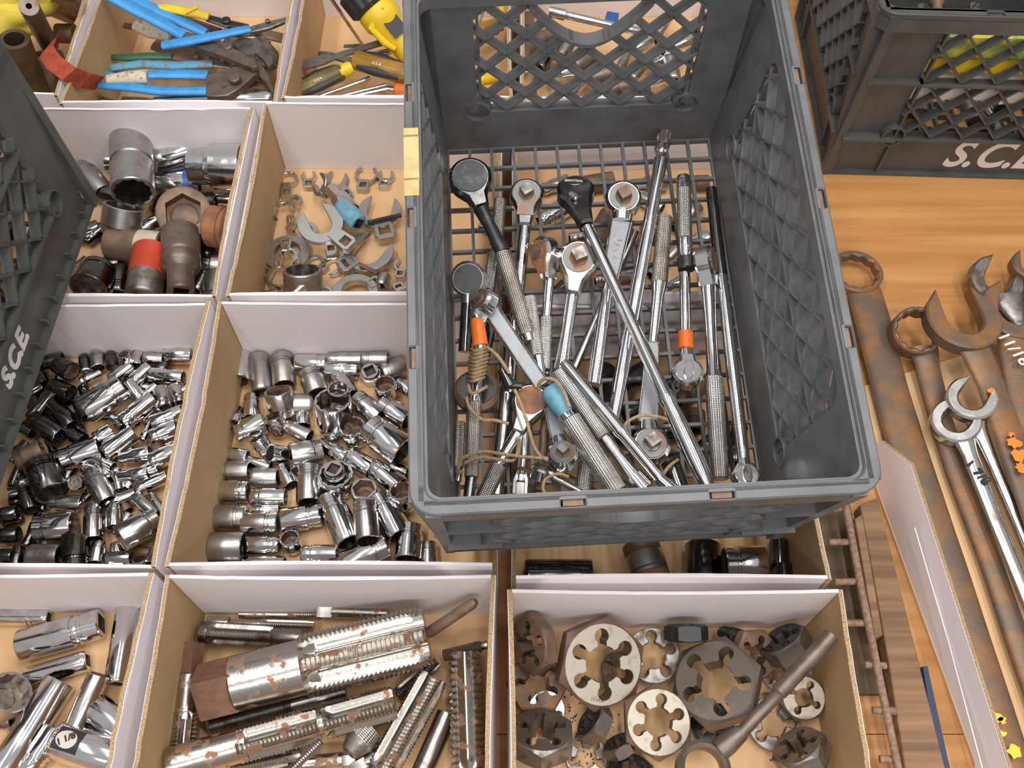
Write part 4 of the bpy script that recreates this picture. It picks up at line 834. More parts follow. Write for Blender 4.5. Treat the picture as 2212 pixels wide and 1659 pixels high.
tool('small dark flex joint on the bars left of centre', None, [('shaft', [(1086, 800, .045, 12), (1104, 836, .045, 14)], DARKCH), ('shaft', [(1100, 832, .045, 8), (1128, 834, .045, 7)], BLACK)], 'flex_joint', 'joint')
tool('thick knurled handle with a blue taped neck, front of the crate', None, [('tape', [(1188, 838, .052, 20), (1194, 850, .052, 25), (1210, 880, .052, 21), (1222, 894, .052, 17)], BLUETAPE, 'wrinkled blue tape wrap'), ('shaft', [(1216, 888, .052, 15), (1232, 908, .052, 17)]), ('grip', [(1230, 903, .052, 23), (1334, 1064, .05, 23)], KNURL)], 'knurled_bar', 'bar')
tool('knurled handle lying next to the blue-taped one, behind it', None, [('grip', [(1206, 800, .042, 19), (1306, 945, .04, 18)], KNURL), ('shaft', [(1306, 945, .04, 14), (1340, 985, .04, 14), (1372, 1035, .04, 18)]), ('shaft', [(1368, 1030, .04, 24), (1392, 1058, .04, 26)], CHROME)], 'knurled_bar', 'bar')
tool('plain chrome bar with a flat chisel end, front of the crate', None, [('shaft', [(1216, 782, .05, 10), (1226, 796, .05, 14), (1340, 922, .05, 15), (1345, 930, .05, 16), (1352, 940, .05, 13), (1430, 1040, .05, 12)]), ('shaft', [(1424, 1034, .05, 14), (1456, 1062, .05, 17)], CHROME)], 'chrome_bar', 'bar')
tool('small round ratchet with square drive and channel neck at the front', (1216, 985, .045, 33, 'square', D(round=1, pm=PLATE, sm=GREY, cm=RUST)), [('flat', [(1206, 945, .04, 15), (1188, 880, .034, 11)], WEB)])
tool('forked hinge handle with its mouth towards the viewer', None, [('shaft', [(1128, 1012, .03, 12), (1134, 930, .026, 10)], CHROME2)], 'hinge_bar', 'bar', (1124, 1052, .032, 17, 1127, 1012))
tool('tiny ratchet with a slim handle pointing right at the front wall', (1168, 1022, .036, 24, 'square', D(edge=-55, th=.6)), [('shaft', [(1196, 1032, .036, 8), (1272, 1072, .036, 6)])])
tool('knurled handle standing nearly hidden behind the thick one', None, [('grip', [(1268, 1000, .02, 19), (1258, 1075, .02, 19)], KNURL)], 'knurled_bar', 'bar')
tool('slender knurled handle in the front left corner', None, [('grip', [(995, 912, .03, 11), (991, 1010, .03, 11)], KNURLD), ('shaft', [(991, 1010, .03, 9), (989, 1040, .03, 8)])], 'knurled_bar', 'bar')
tool('chrome shaft deep in the crate beside the rusted head', None, [('shaft', [(1100, 790, .014, 14), (1085, 900, .014, 16), (1072, 1070, .014, 15)], CHROME2)], 'chrome_bar', 'bar')
tool('dull bar lying on the crate floor under the twine', None, [('shaft', [(1182, 860, .012, 9), (1166, 1060, .012, 11)], RUST)], 'steel_bar', 'bar')
tool('brown square-ended bar deep in the front of the crate', None, [('shaft', [(1215, 1030, .012, 12), (1300, 1078, .012, 14)], RUST)], 'steel_bar', 'bar')
tool('short chrome stub among the front handles', None, [('shaft', [(1452, 1010, .02, 20), (1470, 1062, .02, 20)], DARKCH)], 'chrome_stub', 'bar')
tool('thin chrome rod crossing behind the round-head ratchet', None, [('shaft', [(1372, 500, .01, 9), (1310, 640, .01, 9), (1180, 930, .01, 9)], CHROME)], 'chrome_bar', 'bar')
def twine(label, px_paths, r=.0016, pl=CR, extra=None):
    first = pl.pt(*px_paths[0][0]); t = thing('twine', label, 'twine', Matrix.Translation(first))
    for path in px_paths:
        P = [pl.pt(*p) for p in path]; S_ = []
        for i in range(len(P)-1):
            a, b, c, d = P[max(i-1, 0)], P[i], P[i+1], P[min(i+2, len(P)-1)]
            for j in range(6):
                u = j/6; S_.append(.5*((2*b)+(c-a)*u+(2*a-5*b+4*c-d)*u*u+(3*b-a-3*c+d)*u**3))
        S_.append(P[-1]); part('strand', MB().tube(S_, r, 8), TWINE, t, I4)
    return t
wraps = []
for i in range(9):
    y = 752+i*8.2; x0 = 1035-(y-752)*.1
    wraps.append([(x0-19+abs(i-3)*.8, y+3, .052), (x0-8, y+6, .066), (x0+8, y+1, .066), (x0+21-abs(i-3)*.8, y-3, .052)])
twine('tan twine wound round the orange-taped ratchet and trailing over the tools', wraps+[
    [(1052, 752, .06), (1062, 757, .062), (1080, 775, .06), (1100, 806, .052)], [(1012, 832, .06), (1020, 850, .064), (1052, 835, .06)],
    [(1008, 858, .056), (1014, 880, .058), (1040, 905, .056), (1070, 908, .05), (1098, 915, .044)], [(1112, 842, .054), (1124, 870, .056), (1138, 910, .056), (1152, 960, .056), (1168, 985, .055), (1184, 994, .055)],
    [(990, 1012, .05), (1000, 990, .056), (1040, 976, .06), (1080, 980, .056), (1130, 987, .054), (1184, 990, .055)], [(1004, 1000, .056), (1040, 988, .06), (1080, 993, .056), (1112, 992, .05), (1122, 950, .036)],
    [(1182, 1074, .05), (1173, 1055, .052), (1180, 1034, .054), (1204, 1024, .054), (1228, 1030, .05)], [(990, 1012, .05), (988, 1022, .045), (998, 1018, .04)]], .0017)
twine('loose end of twine looped over the channel-handled ratchet at right', [[(1346, 925, .044), (1360, 908, .046), (1388, 897, .046), (1420, 900, .046), (1442, 906, .05)], [(1430, 1030, .034), (1445, 1008, .036), (1466, 992, .036)]], .0017)
twine('twine looped round the blue-taped handle', [[(1166, 848, .05), (1164, 830, .06), (1178, 818, .068), (1200, 822, .07), (1218, 846, .068), (1230, 880, .066)]], .0018)

# ------------------------------------------------------------------ wrench tray and big wrenches on the right
G = GROUND.pt
wt = thing('wrench_tray', 'long cardboard tray with a white outer wall holding the big wrenches', 'tray', Matrix.Translation((.55, .3, 0)))
fl = [G(1850, 842, .0), G(2062, 776, .0), G(2420, 680, 0), Vector((.95, -.06, 0)), Vector((.458, -.06, 0)), Vector((.4345, .128, 0)), Vector((.392, .465, 0))]
part('bottom_panel', MB().prism([(p.x, p.y) for p in fl][::-1], (), .0006, .0042, 0), KRAFTF, wt, I4)
wl = [Vector((.392, .465, .001)), G(1904, 954, .03), G(1967, 1003, .056), G(2072, 1330, .056), Vector((.4378, .121, .056)), Vector((.447, -.05, .056)), Vector((.457, -.05, .001)), Vector((.4345, .128, .001)), Vector((.41, .32, .001))]
n = len(wl); th = Vector((.0034, 0, 0)); mb = MB()
ctr = sum(wl, Vector())/n
vs = [p for p in wl]+[p+th for p in wl]; fs = [tuple(i for i in range(n)), tuple(range(n, 2*n))[::-1]]+[(i, n+i, n+(i+1) % n, (i+1) % n) for i in range(n)]
part('side_panel', mb.add(vs, fs), WHITEP, wt, I4, 'white outer wall with a torn far corner')
part('cut_edge', MB().tube([wl[1]+th*.6, wl[2]+th*.6, wl[3]+th*.6, wl[4]+th*.6, wl[5]+th*.6], .0017, 6), EDGE, wt, I4, 'brown corrugated cut edge')
part('fold_line', MB().tube([G(1976, 1140, .044)-th*.02, G(2050, 1390, .036)-th*.02, G(2122, 1659, .032)-th*.02], .0007, 6), WHITEP, wt, I4)
def blob(par, cx_, cy_, z, r, m, nm='paint_patch', seed=0, sx=1.):
    rr = random.Random(seed); P = G(cx_, cy_, z); k = GROUND.k(cx_, cy_, z)
    a = [rr.uniform(.55, 1.1) for _ in range(14)]
    part(nm, MB().prism([(P.x+r*k*a[i]*sx*cos(2*pi*i/14), P.y+r*k*a[i]*sin(2*pi*i/14)) for i in range(14)], (), z, z+.0004, 0), m, par, I4)
def wrench(label, m, ring=None, jaw=None, hand=(), flat=.42, txt=None, box12=True, thick=.011):
    c = ring or jaw; t = thing('combination_wrench' if ring else 'open_end_wrench', label, 'wrench', Matrix.Translation(G(*c[:2], c[3] if ring else c[3])), group='big wrenches on the right')
    if ring:
        x, y, R, z, ri, h = ring[:6]; P = G(x, y, z); k = GROUND.k(x, y, z); tl = ring[6] if len(ring) > 6 else (0, 0)
        ax = Matrix.Rotation(radians(tl[0]), 3, Vector((-sin(radians(tl[1])), cos(radians(tl[1])), 0))) @ Vector((0, 0, 1)); M = Matrix.Translation(P) @ Vector((0, 0, 1)).rotation_difference(ax).to_matrix().to_4x4()
        f = star12(ri*k*.97)
        part('box_end', MB().prism(circ(R*k, 48), [[(f(2*pi*i/72)*cos(2*pi*i/72), f(2*pi*i/72)*sin(2*pi*i/72)) for i in range(72)]], -h, h*.4, .0022), m, t, M, 'twelve-point box end', ang=30)
    if jaw:
        x, y, R, z, ang = jaw[:5]; w = jaw[5] if len(jaw) > 5 else .52; tl = jaw[6] if len(jaw) > 6 else (0, 0); P = G(x, y, z); k = GROUND.k(x, y, z); a = radians(ang); d = (G(x+8*cos(a), y-8*sin(a), z)-P)
        ax = Matrix.Rotation(radians(tl[0]), 3, Vector((-sin(radians(tl[1])), cos(radians(tl[1])), 0))) @ Vector((0, 0, 1))
        M = Matrix.Translation(P) @ Vector((0, 0, 1)).rotation_difference(ax).to_matrix().to_4x4() @ Matrix.Rotation(atan2(d.y, d.x), 4, 'Z')
        part('open_end', MB().prism(jaw_outline(R*k, R*k*w, -.05*R*k, 1.12, 30), (), -thick, thick*.5, .0022), m, t, M, 'open jaw', ang=30)
    P = [G(*p[:2], p[2]) for p in hand]; r = [p[3]*GROUND.k(*p[:2], p[2]) for p in hand]
    Pd = []; rd = []
    for i in range(len(P)-1):
        for j in range(5): Pd.append(P[i].lerp(P[i+1], j/5)); u = j/5; u = u*u*(3-2*u); rd.append(r[i]*(1-u)+r[i+1]*u)
    Pd.append(P[-1]); rd.append(r[-1])
    part('shank', MB().tube(Pd, rd, 20, flat), m, t, I4)
    if txt:
        s, x, y, z, size, rot, mm = txt; P = G(x, y, z); text(t, s, size, Matrix.Translation(P) @ Matrix.Rotation(radians(rot), 4, 'Z'), mm, depth=.0002, bold=.0003)
    return t
RW = mat('rusty_wrench', (.17, .118, .085), .5, .45, (.3, .145, .06), 34, .44, .66, .2, 300, detail=8)
w1 = wrench('biggest rusty combination wrench, its box end against the crate rim', RW, (1850, 588, 56, .02, 41, .011), None, [(1866, 625, .015, 38), (1884, 690, .014, 40), (1920, 830, .013, 40), (1953, 946, .012, 43), (2041, 1211, .012, 44), (2120, 1450, .012, 44), (2220, 1760, .012, 46)], .3)
for i, (x, y, r) in enumerate([(2150, 1550, 14), (2165, 1556, 9), (2165, 1585, 8), (2190, 1622, 16), (2158, 1624, 5)]): blob(w1, x, y, .027, r, YELLOW, seed=i, sx=1.2)
wrench('second rusty combination wrench with a thick-walled box end tilted up', RW, (1980, 716, 53, .038, 41, .02, (18, -110)), None, [(1994, 752, .024, 32), (2004, 800, .02, 27), (2030, 900, .016, 26), (2066, 1016, .014, 26), (2142, 1220, .014, 26), (2210, 1420, .014, 28), (2290, 1640, .014, 30)], .5)
wrench('polished chrome wrench with black 1 7/8 marking, nearer of two', CHROME2, None, (2064, 910, 52, .036, 52, .5, (12, 200)), [(2078, 938, .033, 26), (2096, 985, .032, 19), (2152, 1129, .031, 17), (2202, 1250, .031, 17), (2330, 1560, .031, 18)], .5, ('1 7/8', 2112, 1020, .0378, .015, -58, INK))
wrench('polished chrome wrench tucked behind the nearer chrome one', CHROME2, None, (2098, 862, 52, .046, 58, .5, (12, 200)), [(2106, 902, .036, 26), (2118, 935, .034, 18), (2150, 1010, .032, 14), (2197, 1120, .031, 14), (2310, 1390, .031, 15)], .6)
w5 = wrench('large rusty open-end wrench splashed with orange paint', RW, None, (2079, 690, 80, .055, 112, .5), [(2094, 730, .05, 44), (2110, 765, .048, 34), (2140, 830, .044, 31), (2176, 930, .042, 33), (2215, 1040, .04, 35), (2300, 1290, .04, 36)], .36, thick=.013)
for i, (x, y, r) in enumerate([(2142, 845, 9), (2152, 862, 6), (2190, 955, 17), (2200, 985, 20), (2205, 1010, 14), (2185, 940, 8)]): blob(w5, x, y, .0545 if i < 2 else .0535, r, PATCHO, seed=i+20)
wrench('dark steel open-end wrench furthest back, jaw up', GREY, None, (2152, 606, 58, .024, 70, .5, (10, -60)), [(2175, 640, .02, 34), (2215, 700, .018, 26), (2290, 850, .016, 24)], .4)
wrench('rusty open-end wrench at the right edge with white size numerals', RW, None, (2192, 672, 74, .04, 85, .5), [(2190, 710, .036, 42), (2189, 750, .034, 34), (2204, 850, .03, 33), (2240, 960, .028, 33), (2330, 1200, .028, 33)], .38, ('1 11/16', 2180, 742, .0475, .02, -68, PAINTW))
wrench('rusty wrench jaw just entering at the right frame edge', RW, None, (2222, 575, 38, .03, 95, .5), [(2232, 600, .026, 24), (2290, 720, .02, 22)], .5)
# ------------------------------------------------------------------ rusty wire rack, old board, blue bar beside the die tray
WR = mat('rusty_wire', (.34, .23, .17), .75, .2, (.24, .14, .09), 260, .4, .62, .4, 700)
rk = thing('wire_rack', 'rusty wire rack rail with short rungs beside the die tray', 'rack', Matrix.Translation(G(1885, 1380, .03)))
part('rail', MB().tube([G(1826, 1085, .03), G(1862, 1280, .03), G(1903, 1480, .03), G(1940, 1659, .03), G(1962, 1760, .03)], .0037, 10), WR, rk, I4)
for a, b in (((1790, 1171), (1846, 1171)), ((1803, 1257), (1861, 1256)), ((1828, 1346), (1876, 1346)), ((1868, 1436), (1914, 1438)), ((1885, 1534), (1934, 1536)), ((1900, 1640), (1940, 1641)), ((1780, 1100), (1830, 1098))):
    part('rung', MB().tube([G(*a, .0255), G(*b, .0255)], .0035, 10), WR, rk, I4)
def slab(name, label, cat, px, z0, z1, m):
    P = [G(x, y, z1) for x, y in px]; c = sum(P, Vector())/len(P)
    return thing(name, label, cat, Matrix.Translation((c.x, c.y, z0)), MB().prism([(p.x-c.x, p.y-c.y) for p in P][::-1], (), 0, z1-z0, .001), m)
slab('old_board', 'weathered brown board between the wire rack and the white tray wall', 'board', [(1858, 1090), (1896, 1075), (1990, 1450), (2052, 1700), (1962, 1700), (1918, 1420)], .001, .022, OLDWOOD)
slab('thin_batten', 'short orange-brown batten lying along the wire rack', 'batten', [(1846, 1120), (1862, 1110), (1908, 1372), (1890, 1378)], .001, .03, OLDWOOD)
slab('blue_bar', 'dark blue bar showing below the white tray wall', 'bar', [(1992, 1440), (2004, 1438), (2062, 1700), (2034, 1700)], .0012, .012, mat('navy_paint', (.015, .035, .085), .5))

slab('stain_and_shade_board', 'dark brown sheet standing in for shade under the wire rack', 'board', [(1762, 1085), (1835, 1080), (1915, 1500), (1800, 1500)], .0005, .006, mat('painted_shade_brown', (.075, .045, .02), .7, 0, (.11, .07, .035), 12, stretch=(9, .6, 9)))  # added dark sheet: paints the shade under the rack, no real board
# ------------------------------------------------------------------ pliers tray
PZ = lambda x, y, z: G(x*.2893, y*.2893, z)
def pliers(label, grips, arms, pivot=None, jaws=(), gm=BLUEV, m=IMPACT, gflat=.6, tape=None):
    """grips and arms: lists of [(x, y, z, r), ...] in tray pixels"""
    f = (grips or arms)[0][0]; t = thing('pliers', label, 'pliers', Matrix.Translation(PZ(*f[:3])), group='pliers in the back left tray')
    def mk(nm, path, mm, fl):
        P = [PZ(*p[:3]) for p in path]; r = [p[3]*.2893*GROUND.k(p[0]*.2893, p[1]*.2893, p[2]) for p in path]; Pd = []; rd = []
        for i in range(len(P)-1):
            for j in range(4): Pd.append(P[i].lerp(P[i+1], j/4)); rd.append(r[i]+(r[i+1]-r[i])*j/4)
        Pd.append(P[-1]); rd.append(r[-1]); part(nm, MB().tube([Pd[0]+(Pd[0]-Pd[1])*.25]+Pd, [rd[0]*.55]+rd, 14, fl), mm, t, I4)
    for g in grips: mk('grip', g, gm, gflat)
    for a in arms: mk('arm', a, m, .4)
    for j in jaws: mk('jaw', j, m, .55)
    if tape: mk('tape', tape, CREAMP, .75)
    if pivot:
        P = PZ(*pivot[:3]); r = pivot[3]*.2893*GROUND.k(pivot[0]*.2893, pivot[1]*.2893, pivot[2]); part('pivot', MB().prism(circ(r, 24), (), -.002, .004, .001, M=Matrix.Translation(P)), m, t, I4)
    return t
pliers('biggest blue-handled pliers slanting in from the top, jaws down right', [[(800, -40, .12, 48), (1000, 70, .105, 50), (1200, 170, .09, 52), (1380, 270, .08, 46)], [(930, -40, .1, 48), (1150, 70, .09, 50), (1350, 160, .08, 48), (1540, 250, .07, 44)]],
       [[(1370, 262, .08, 42), (1560, 330, .075, 48), (1740, 400, .07, 52), (1860, 450, .066, 60)], [(1530, 248, .07, 36), (1700, 330, .062, 40), (1790, 390, .06, 50)]], (1700, 350, .082, 42), [[(1840, 420, .064, 80), (1960, 480, .06, 70), (2050, 620, .055, 50)]])
pliers('blue-handled slip-joint pliers at the front, one grip taped', [[(740, 640, .075, 30), (900, 645, .075, 40), (1200, 680, .07, 44), (1545, 680, .066, 42)], [(1090, 560, .075, 40), (1300, 556, .072, 46), (1555, 560, .068, 46)]],
       [[(1540, 600, .066, 58), (1680, 580, .066, 85), (1830, 540, .064, 80), (1920, 480, .062, 60)], [(1545, 680, .064, 46), (1700, 660, .062, 60), (1800, 620, .06, 70)]], (1752, 590, .078, 46), [[(1900, 480, .06, 60), (1990, 560, .058, 50), (2050, 690, .05, 30)]], tape=[(800, 596, .078, 40), (950, 580, .078, 56), (1105, 574, .077, 60)])
pliers('old pliers with worn teal grips behind the taped pair', [[(840, 505, .06, 34), (1050, 480, .06, 40), (1300, 490, .058, 40), (1590, 478, .056, 36)], [(780, 545, .052, 26), (900, 560, .052, 30)]], [[(1590, 478, .055, 34), (1690, 485, .055, 38), (1800, 500, .052, 50)]], gm=BLUEOLD, m=GREY)
pliers('green-gripped pliers lying behind the teal ones', [[(800, 425, .05, 24), (950, 430, .052, 34), (1120, 420, .052, 36), (1285, 425, .05, 30)]], [[(1280, 425, .048, 26), (1420, 440, .046, 40), (1560, 420, .044, 50)]], (1465, 425, .06, 26), gm=GREENV, m=RUST)
pliers('pliers with a short bright blue grip crossing the biggest pair', [[(1215, 340, .085, 42), (1400, 310, .088, 44), (1640, 262, .092, 42), (1870, 215, .09, 36)]], [[(1870, 215, .088, 26), (1990, 180, .085, 24), (2160, 135, .08, 16)]], (2000, 165, .098, 18), m=GREY)
pliers('yellow-gripped pliers leaning on the white back panel', [[(1040, 60, .09, 26), (1250, 60, .09, 38), (1420, 95, .088, 40), (1560, 125, .084, 34)], [(1390, 90, .1, 26), (1480, 50, .11, 20)]], [[(1550, 135, .08, 36), (1700, 180, .075, 44), (1850, 210, .07, 40)]], (1690, 160, .09, 34), gm=YELLOW, m=BLACK)
pliers('maroon-gripped pliers under the yellow ones', [[(1200, 80, .06, 26), (1400, 150, .06, 34), (1640, 235, .056, 34)]], [[(1640, 235, .055, 30), (1780, 250, .05, 44), (1900, 240, .048, 40)]], (1920, 245, .06, 30), gm=MAROON, m=RUST)
pliers('pliers with a grip wrapped in white cloth tape', [[(930, 190, .06, 26), (1020, 205, .06, 30)]], [[(1270, 270, .054, 34), (1400, 330, .05, 36), (1560, 380, .048, 40)]], gm=MAROON, m=RUST, tape=[(1010, 190, .062, 42), (1120, 235, .06, 56), (1275, 270, .057, 44)])
pliers('grey wide-jawed pliers head by the right tray wall', [], [[(1700, 300, .035, 60), (1850, 340, .045, 80), (1960, 370, .05, 100)]], None, [[(1900, 330, .052, 100), (2000, 430, .05, 90), (2010, 510, .045, 60)]], m=GREY)
def jawplate(o_, nm, poly, z, th, m):
    P = [PZ(x, y, z) for x, y in poly]; ar = sum(P[i-1].x*P[i].y-P[i].x*P[i-1].y for i in range(len(P)))
    q = [(p.x, p.y) for p in P]; part(nm, MB().prism(q if ar > 0 else q[::-1], (), z-th, z, .0012), m, o_, I4)
def pget(l):
    o_ = by_label(l)
    for c in list(o_.children):
        if c.name.split('.')[0] in ('arm', 'jaw'): bpy.data.objects.remove(c)
    return o_
o_ = pget('blue-handled slip-joint pliers at the front, one grip taped')
jawplate(o_, 'jaw', [(1535, 560), (1640, 530), (1760, 490), (1850, 440), (1905, 430), (1925, 500), (1915, 545), (1840, 610), (1780, 660), (1700, 708), (1620, 716), (1540, 712)], .074, .012, IMPACT)
jawplate(o_, 'jaw', [(1880, 430), (1950, 470), (2010, 560), (2052, 690), (2030, 690), (1985, 620), (1915, 545), (1880, 560)], .066, .012, IMPACT)
jawplate(o_, 'jaw', [(1780, 640), (1900, 590), (1990, 640), (2000, 665), (1900, 650), (1800, 690)], .052, .01, RUST)
jawplate(o_, 'slot', [(1655, 650), (1700, 622), (1712, 634), (1668, 664)], .0745, .002, HOLE)
o_ = pget('biggest blue-handled pliers slanting in from the top, jaws down right')
jawplate(o_, 'arm', [(1355, 262), (1400, 232), (1500, 262), (1640, 318), (1780, 372), (1880, 430), (1925, 490), (1880, 500), (1800, 470), (1640, 405), (1480, 350), (1390, 300)], .084, .01, IMPACT)
jawplate(o_, 'arm', [(1520, 262), (1580, 250), (1700, 330), (1780, 400), (1790, 470), (1730, 480), (1640, 400)], .066, .01, GREY)
jawplate(o_, 'jaw', [(1740, 322), (1850, 292), (1960, 325), (2030, 395), (2044, 470), (2000, 500), (1960, 440), (1900, 395), (1890, 440), (1790, 385)], .06, .012, GREY)
o_ = pget('pliers with a short bright blue grip crossing the biggest pair')
jawplate(o_, 'jaw', [(1865, 196), (1990, 158), (2160, 120), (2168, 140), (2010, 205), (1870, 238)], .09, .006, GREY)
pliers('brown rusty pliers jaw under the blue grip tip', [], [[(1880, 240, .05, 36), (2000, 260, .05, 50), (2130, 290, .045, 50)]], (1925, 245, .062, 26), m=RUST)
pliers('rusty pliers lying low beneath the green grip', [], [[(1160, 330, .02, 60), (1300, 380, .02, 70), (1500, 400, .02, 60)]], None, [[(1480, 400, .02, 80), (1640, 420, .02, 60)]], m=RUST)
pliers('rusty pliers jaw behind the tray front, right corner', [], [[(1800, 640, .02, 50), (1900, 640, .025, 60), (2040, 690, .025, 40)]], None, m=RUST)
def pz(*a): return [(x*.2893, y*.2893, r*.2893) for x, y, r in a]
rod('steel punch with a knurled head, front left of the pliers tray', 'punch', 'punch', pz((675, 718, 34), (690, 720, 40), (705, 722, 26), (900, 780, 34), (1000, 830, 20)), GREY, (.05, .05, .05, .045, .04))
rod('flat bright lever blade beside the punch', 'tool', 'lever_bar', pz((920, 760, 40), (1100, 765, 46), (1280, 790, 26), (1400, 800, 12)), CHROME2, (.05, .05, .05, .05))
rod('long polished chrome tool along the front of the pliers tray', 'tool', 'chrome_tool', pz((1150, 745, 20), (1300, 750, 36), (1700, 755, 44), (2000, 740, 60), (2045, 735, 40)), CHROME, (.055,)*5)
rod('black steel arm crossing low at the pliers tray right corner', 'tool', 'steel_bar', pz((1740, 710, 24), (1900, 720, 30), (2060, 700, 24)), BLACK, (.04,)*3)

# red webbing strap over the tray wall, pipes and scraps in the far corner
sp_ = [(455, 280, .10), (380, 330, .115), (350, 390, .12), (400, 470, .128), (520, 560, .128), (640, 605, .11), (745, 625, .07)]
P = [PZ(*p) for p in sp_]; mb = MB(); vs = []; fs = []; Pd = []
for i in range(len(P)-1):
    for j in range(6): Pd.append(P[i].lerp(P[i+1], j/6))
Pd.append(P[-1])
wd_ = [Vector((.011*min(1, .4+i/14), .003, .007)) if i < len(Pd)*.75 else Vector((.006, .008, .004)) for i in range(len(Pd))]
for p, w in zip(Pd, wd_): vs += [p-w, p+w, p+w+Vector((0, 0, .0016)), p-w+Vector((0, 0, .0016))]
for i in range(len(Pd)-1):
    for j in range(4): a = i*4+j; b = i*4+(j+1) % 4; fs.append((a, b, b+4, a+4))
thing('webbing_strap', 'ribbed orange-red webbing strap looped over the pliers tray wall', 'strap', Matrix.Translation(Pd[0]), MB().add([v-Pd[0] for v in vs], fs+[(0, 1, 2, 3), tuple(len(vs)-4+i for i in (3, 2, 1, 0))]), REDWEB)
OLIVE = mat('olive_metal', (.17, .13, .07), .45, .6, (.1, .075, .04), 30)
def pipe(label, a, b, r, z, ri, m, name, cat, slot=False):
    A, B = PZ(*a, z[0]), PZ(*b, z[1]); M = frame(A, B); L = (B-A).length; R = r*.2893*GROUND.k(a[0]*.2893, a[1]*.2893, z[0]); q = ri*R
    t = thing(name, label, cat, M, MB().lathe([(0, q), (0, R*.96), (.002, R), (L, R), (L, q), (0, q)], 32, (False, False)), m)
    part('bore', MB().lathe([(0.0005, q*.999), (L*.6, q*.99)], 24, (False, True)), HOLE, t, M); return t
pipe('olive brown split pipe collar with a slot, back left corner', (105, 290), (275, 720), 112, (.13, .03), .66, OLIVE, 'pipe_collar', 'pipe')
pipe('grey-brown steel tube with a small bore standing by the split collar', (215, 45), (365, 330), 74, (.17, .05), .3, IMPACT, 'steel_tube', 'tube')
pipe('dark rust-brown pipe stub under the red strap', (330, 400), (400, 640), 130, (.06, .02), .7, RUST, 'pipe_stub', 'pipe')
rod('brown pipe end in shadow behind the tray wall', 'pipe', 'brown_pipe', pz((430, 250, 70), (560, 250, 70)), RUST, (.05, .05))
YC = mat('yellow_cloth', (.72, .58, .08), .8, 0, (.6, .45, .05), 40, bump=.4, bscale=60)
def lump(label, name, cat, x, y, z, sx, sy, sz, m, seed):
    rr = random.Random(seed); ph = [rr.uniform(0, 6) for _ in range(6)]; P = PZ(x, y, z); n = 28
    prof = [(-cos(pi*i/16)*sx, (lambda t, i=i: sin(pi*i/16)*sy*(1+.16*sin(3*t+ph[0]+i*.5)+.1*sin(5*t+ph[1]-i*.7)))) for i in range(17)]
    mb = MB(); mb.lathe(prof, n, (False, False)); thing(name, label, cat, Matrix.Translation(P), MB().add([(v[0], v[1], v[2]*sz/sy) for v in mb.v], mb.f), m, ang=80)
lump('crumpled yellow cloth glove in the far back left corner', 'cloth_glove', 'glove', 60, 90, .1, .05, .045, .03, YC, 3)
lump('second yellow cloth lump above the steel tube', 'cloth_glove', 'glove', 190, -60, .12, .05, .03, .03, YC, 9)
STK = mat('stain_and_shade_board', (.5, .34, .19), .85, 0, (.2, .11, .05), 14, .5, .68)
kf = [PZ(380, -60, .16), PZ(630, -60, .16), PZ(575, 130, .05), PZ(545, 190, .04), PZ(370, 120, .05)]
mb = MB(); vs = kf+[p+Vector((0, .004, .001)) for p in kf]; n = 5
thing('loose_cardboard', 'oil-stained brown cardboard flap standing behind the steel tube', 'flap', Matrix.Translation(kf[0]), MB().add([v-kf[0] for v in vs], [tuple(range(5)), tuple(range(5, 10))[::-1]]+[(i, 5+i, 5+(i+1) % 5, (i+1) % 5) for i in range(5)]), STK)

# ------------------------------------------------------------------ screwdriver tray
SZ = lambda x, y, z: G(600+x*.2622, y*.2622, z)
sk_ = lambda x, y, z: .2622*GROUND.k(600+x*.2622, y*.2622, z)
def screwdriver(label, a, b, r, z, hm, strip=None, blade=None, s=None, cap=None, bm=CHROME2):
    A, B = SZ(*a, z[0]), SZ(*b, z[1]); M = frame(A, B, roll=.35); L = (B-A).length; R = r*sk_(*a, z[0]); t = thing('screwdriver', label, 'screwdriver', M, group='screwdrivers in the back tray')
    fl = lambda f: (lambda th: R*f*(1-.09*(cos(3*th) > .3)))
    part('handle', MB().lathe([(0, R*.6), (R*.15, R*.86), (R*.4, fl(1)), (L*.78, fl(1)), (L*.86, R*.72), (L*.95, R*.78), (L, R*.6)], 36), hm, t, M, ang=25)
    if strip:
        for i in range(3):
            a_ = 2*pi*i/3+.55
            part('grip_strip', MB().lathe([(R*.6, lambda th: R*1.02), (L*.76, lambda th: R*1.02)], 12, (False, False)) if False else MB().tube([(R*.7, R*.78*cos(a_), R*.78*sin(a_)), (L*.4, R*.8*cos(a_), R*.8*sin(a_)), (L*.76, R*.78*cos(a_), R*.78*sin(a_))], [R*.3, R*.56, R*.3], 10, .75), strip, t, M, 'dark grip strip')
    if strip: part('neck', MB().lathe([(L*.78, R*.9), (L*.86, R*.76), (L*.95, R*.8), (L*1.01, R*.62)], 24), YELLOW if hm is not AMBER else AMBER, t, M, 'yellow neck' if hm is not AMBER else None)
    if blade:
        C_ = SZ(*blade[:2], blade[3]); Mb = frame(B-(C_-B).normalized()*.004, C_); Lb = (C_-B).length+.004; rb = blade[2]*sk_(*b, z[1])
        part('blade', MB().lathe([(0, rb), (Lb*.9, rb), (Lb, rb*.8)], 14), bm, t, Mb)
    if s: text(t, s, R*.42, M @ Matrix.Translation((L*.42, 0, 0)) @ Matrix.Rotation(.25, 4, 'X') @ Matrix.Translation((0, 0, R*1.14)), PAINTW, depth=.0001, bold=.0001)
    return t
screwdriver('black and yellow screwdriver handle in the front of the back tray', (150, 760), (610, 555), 72, (.055, .07), mat('olive_plastic', (.2, .15, .03), .35, 0, (.12, .09, .02), 30), BLACKP, (1000, 400, 14, .06), 'U.S.A.')
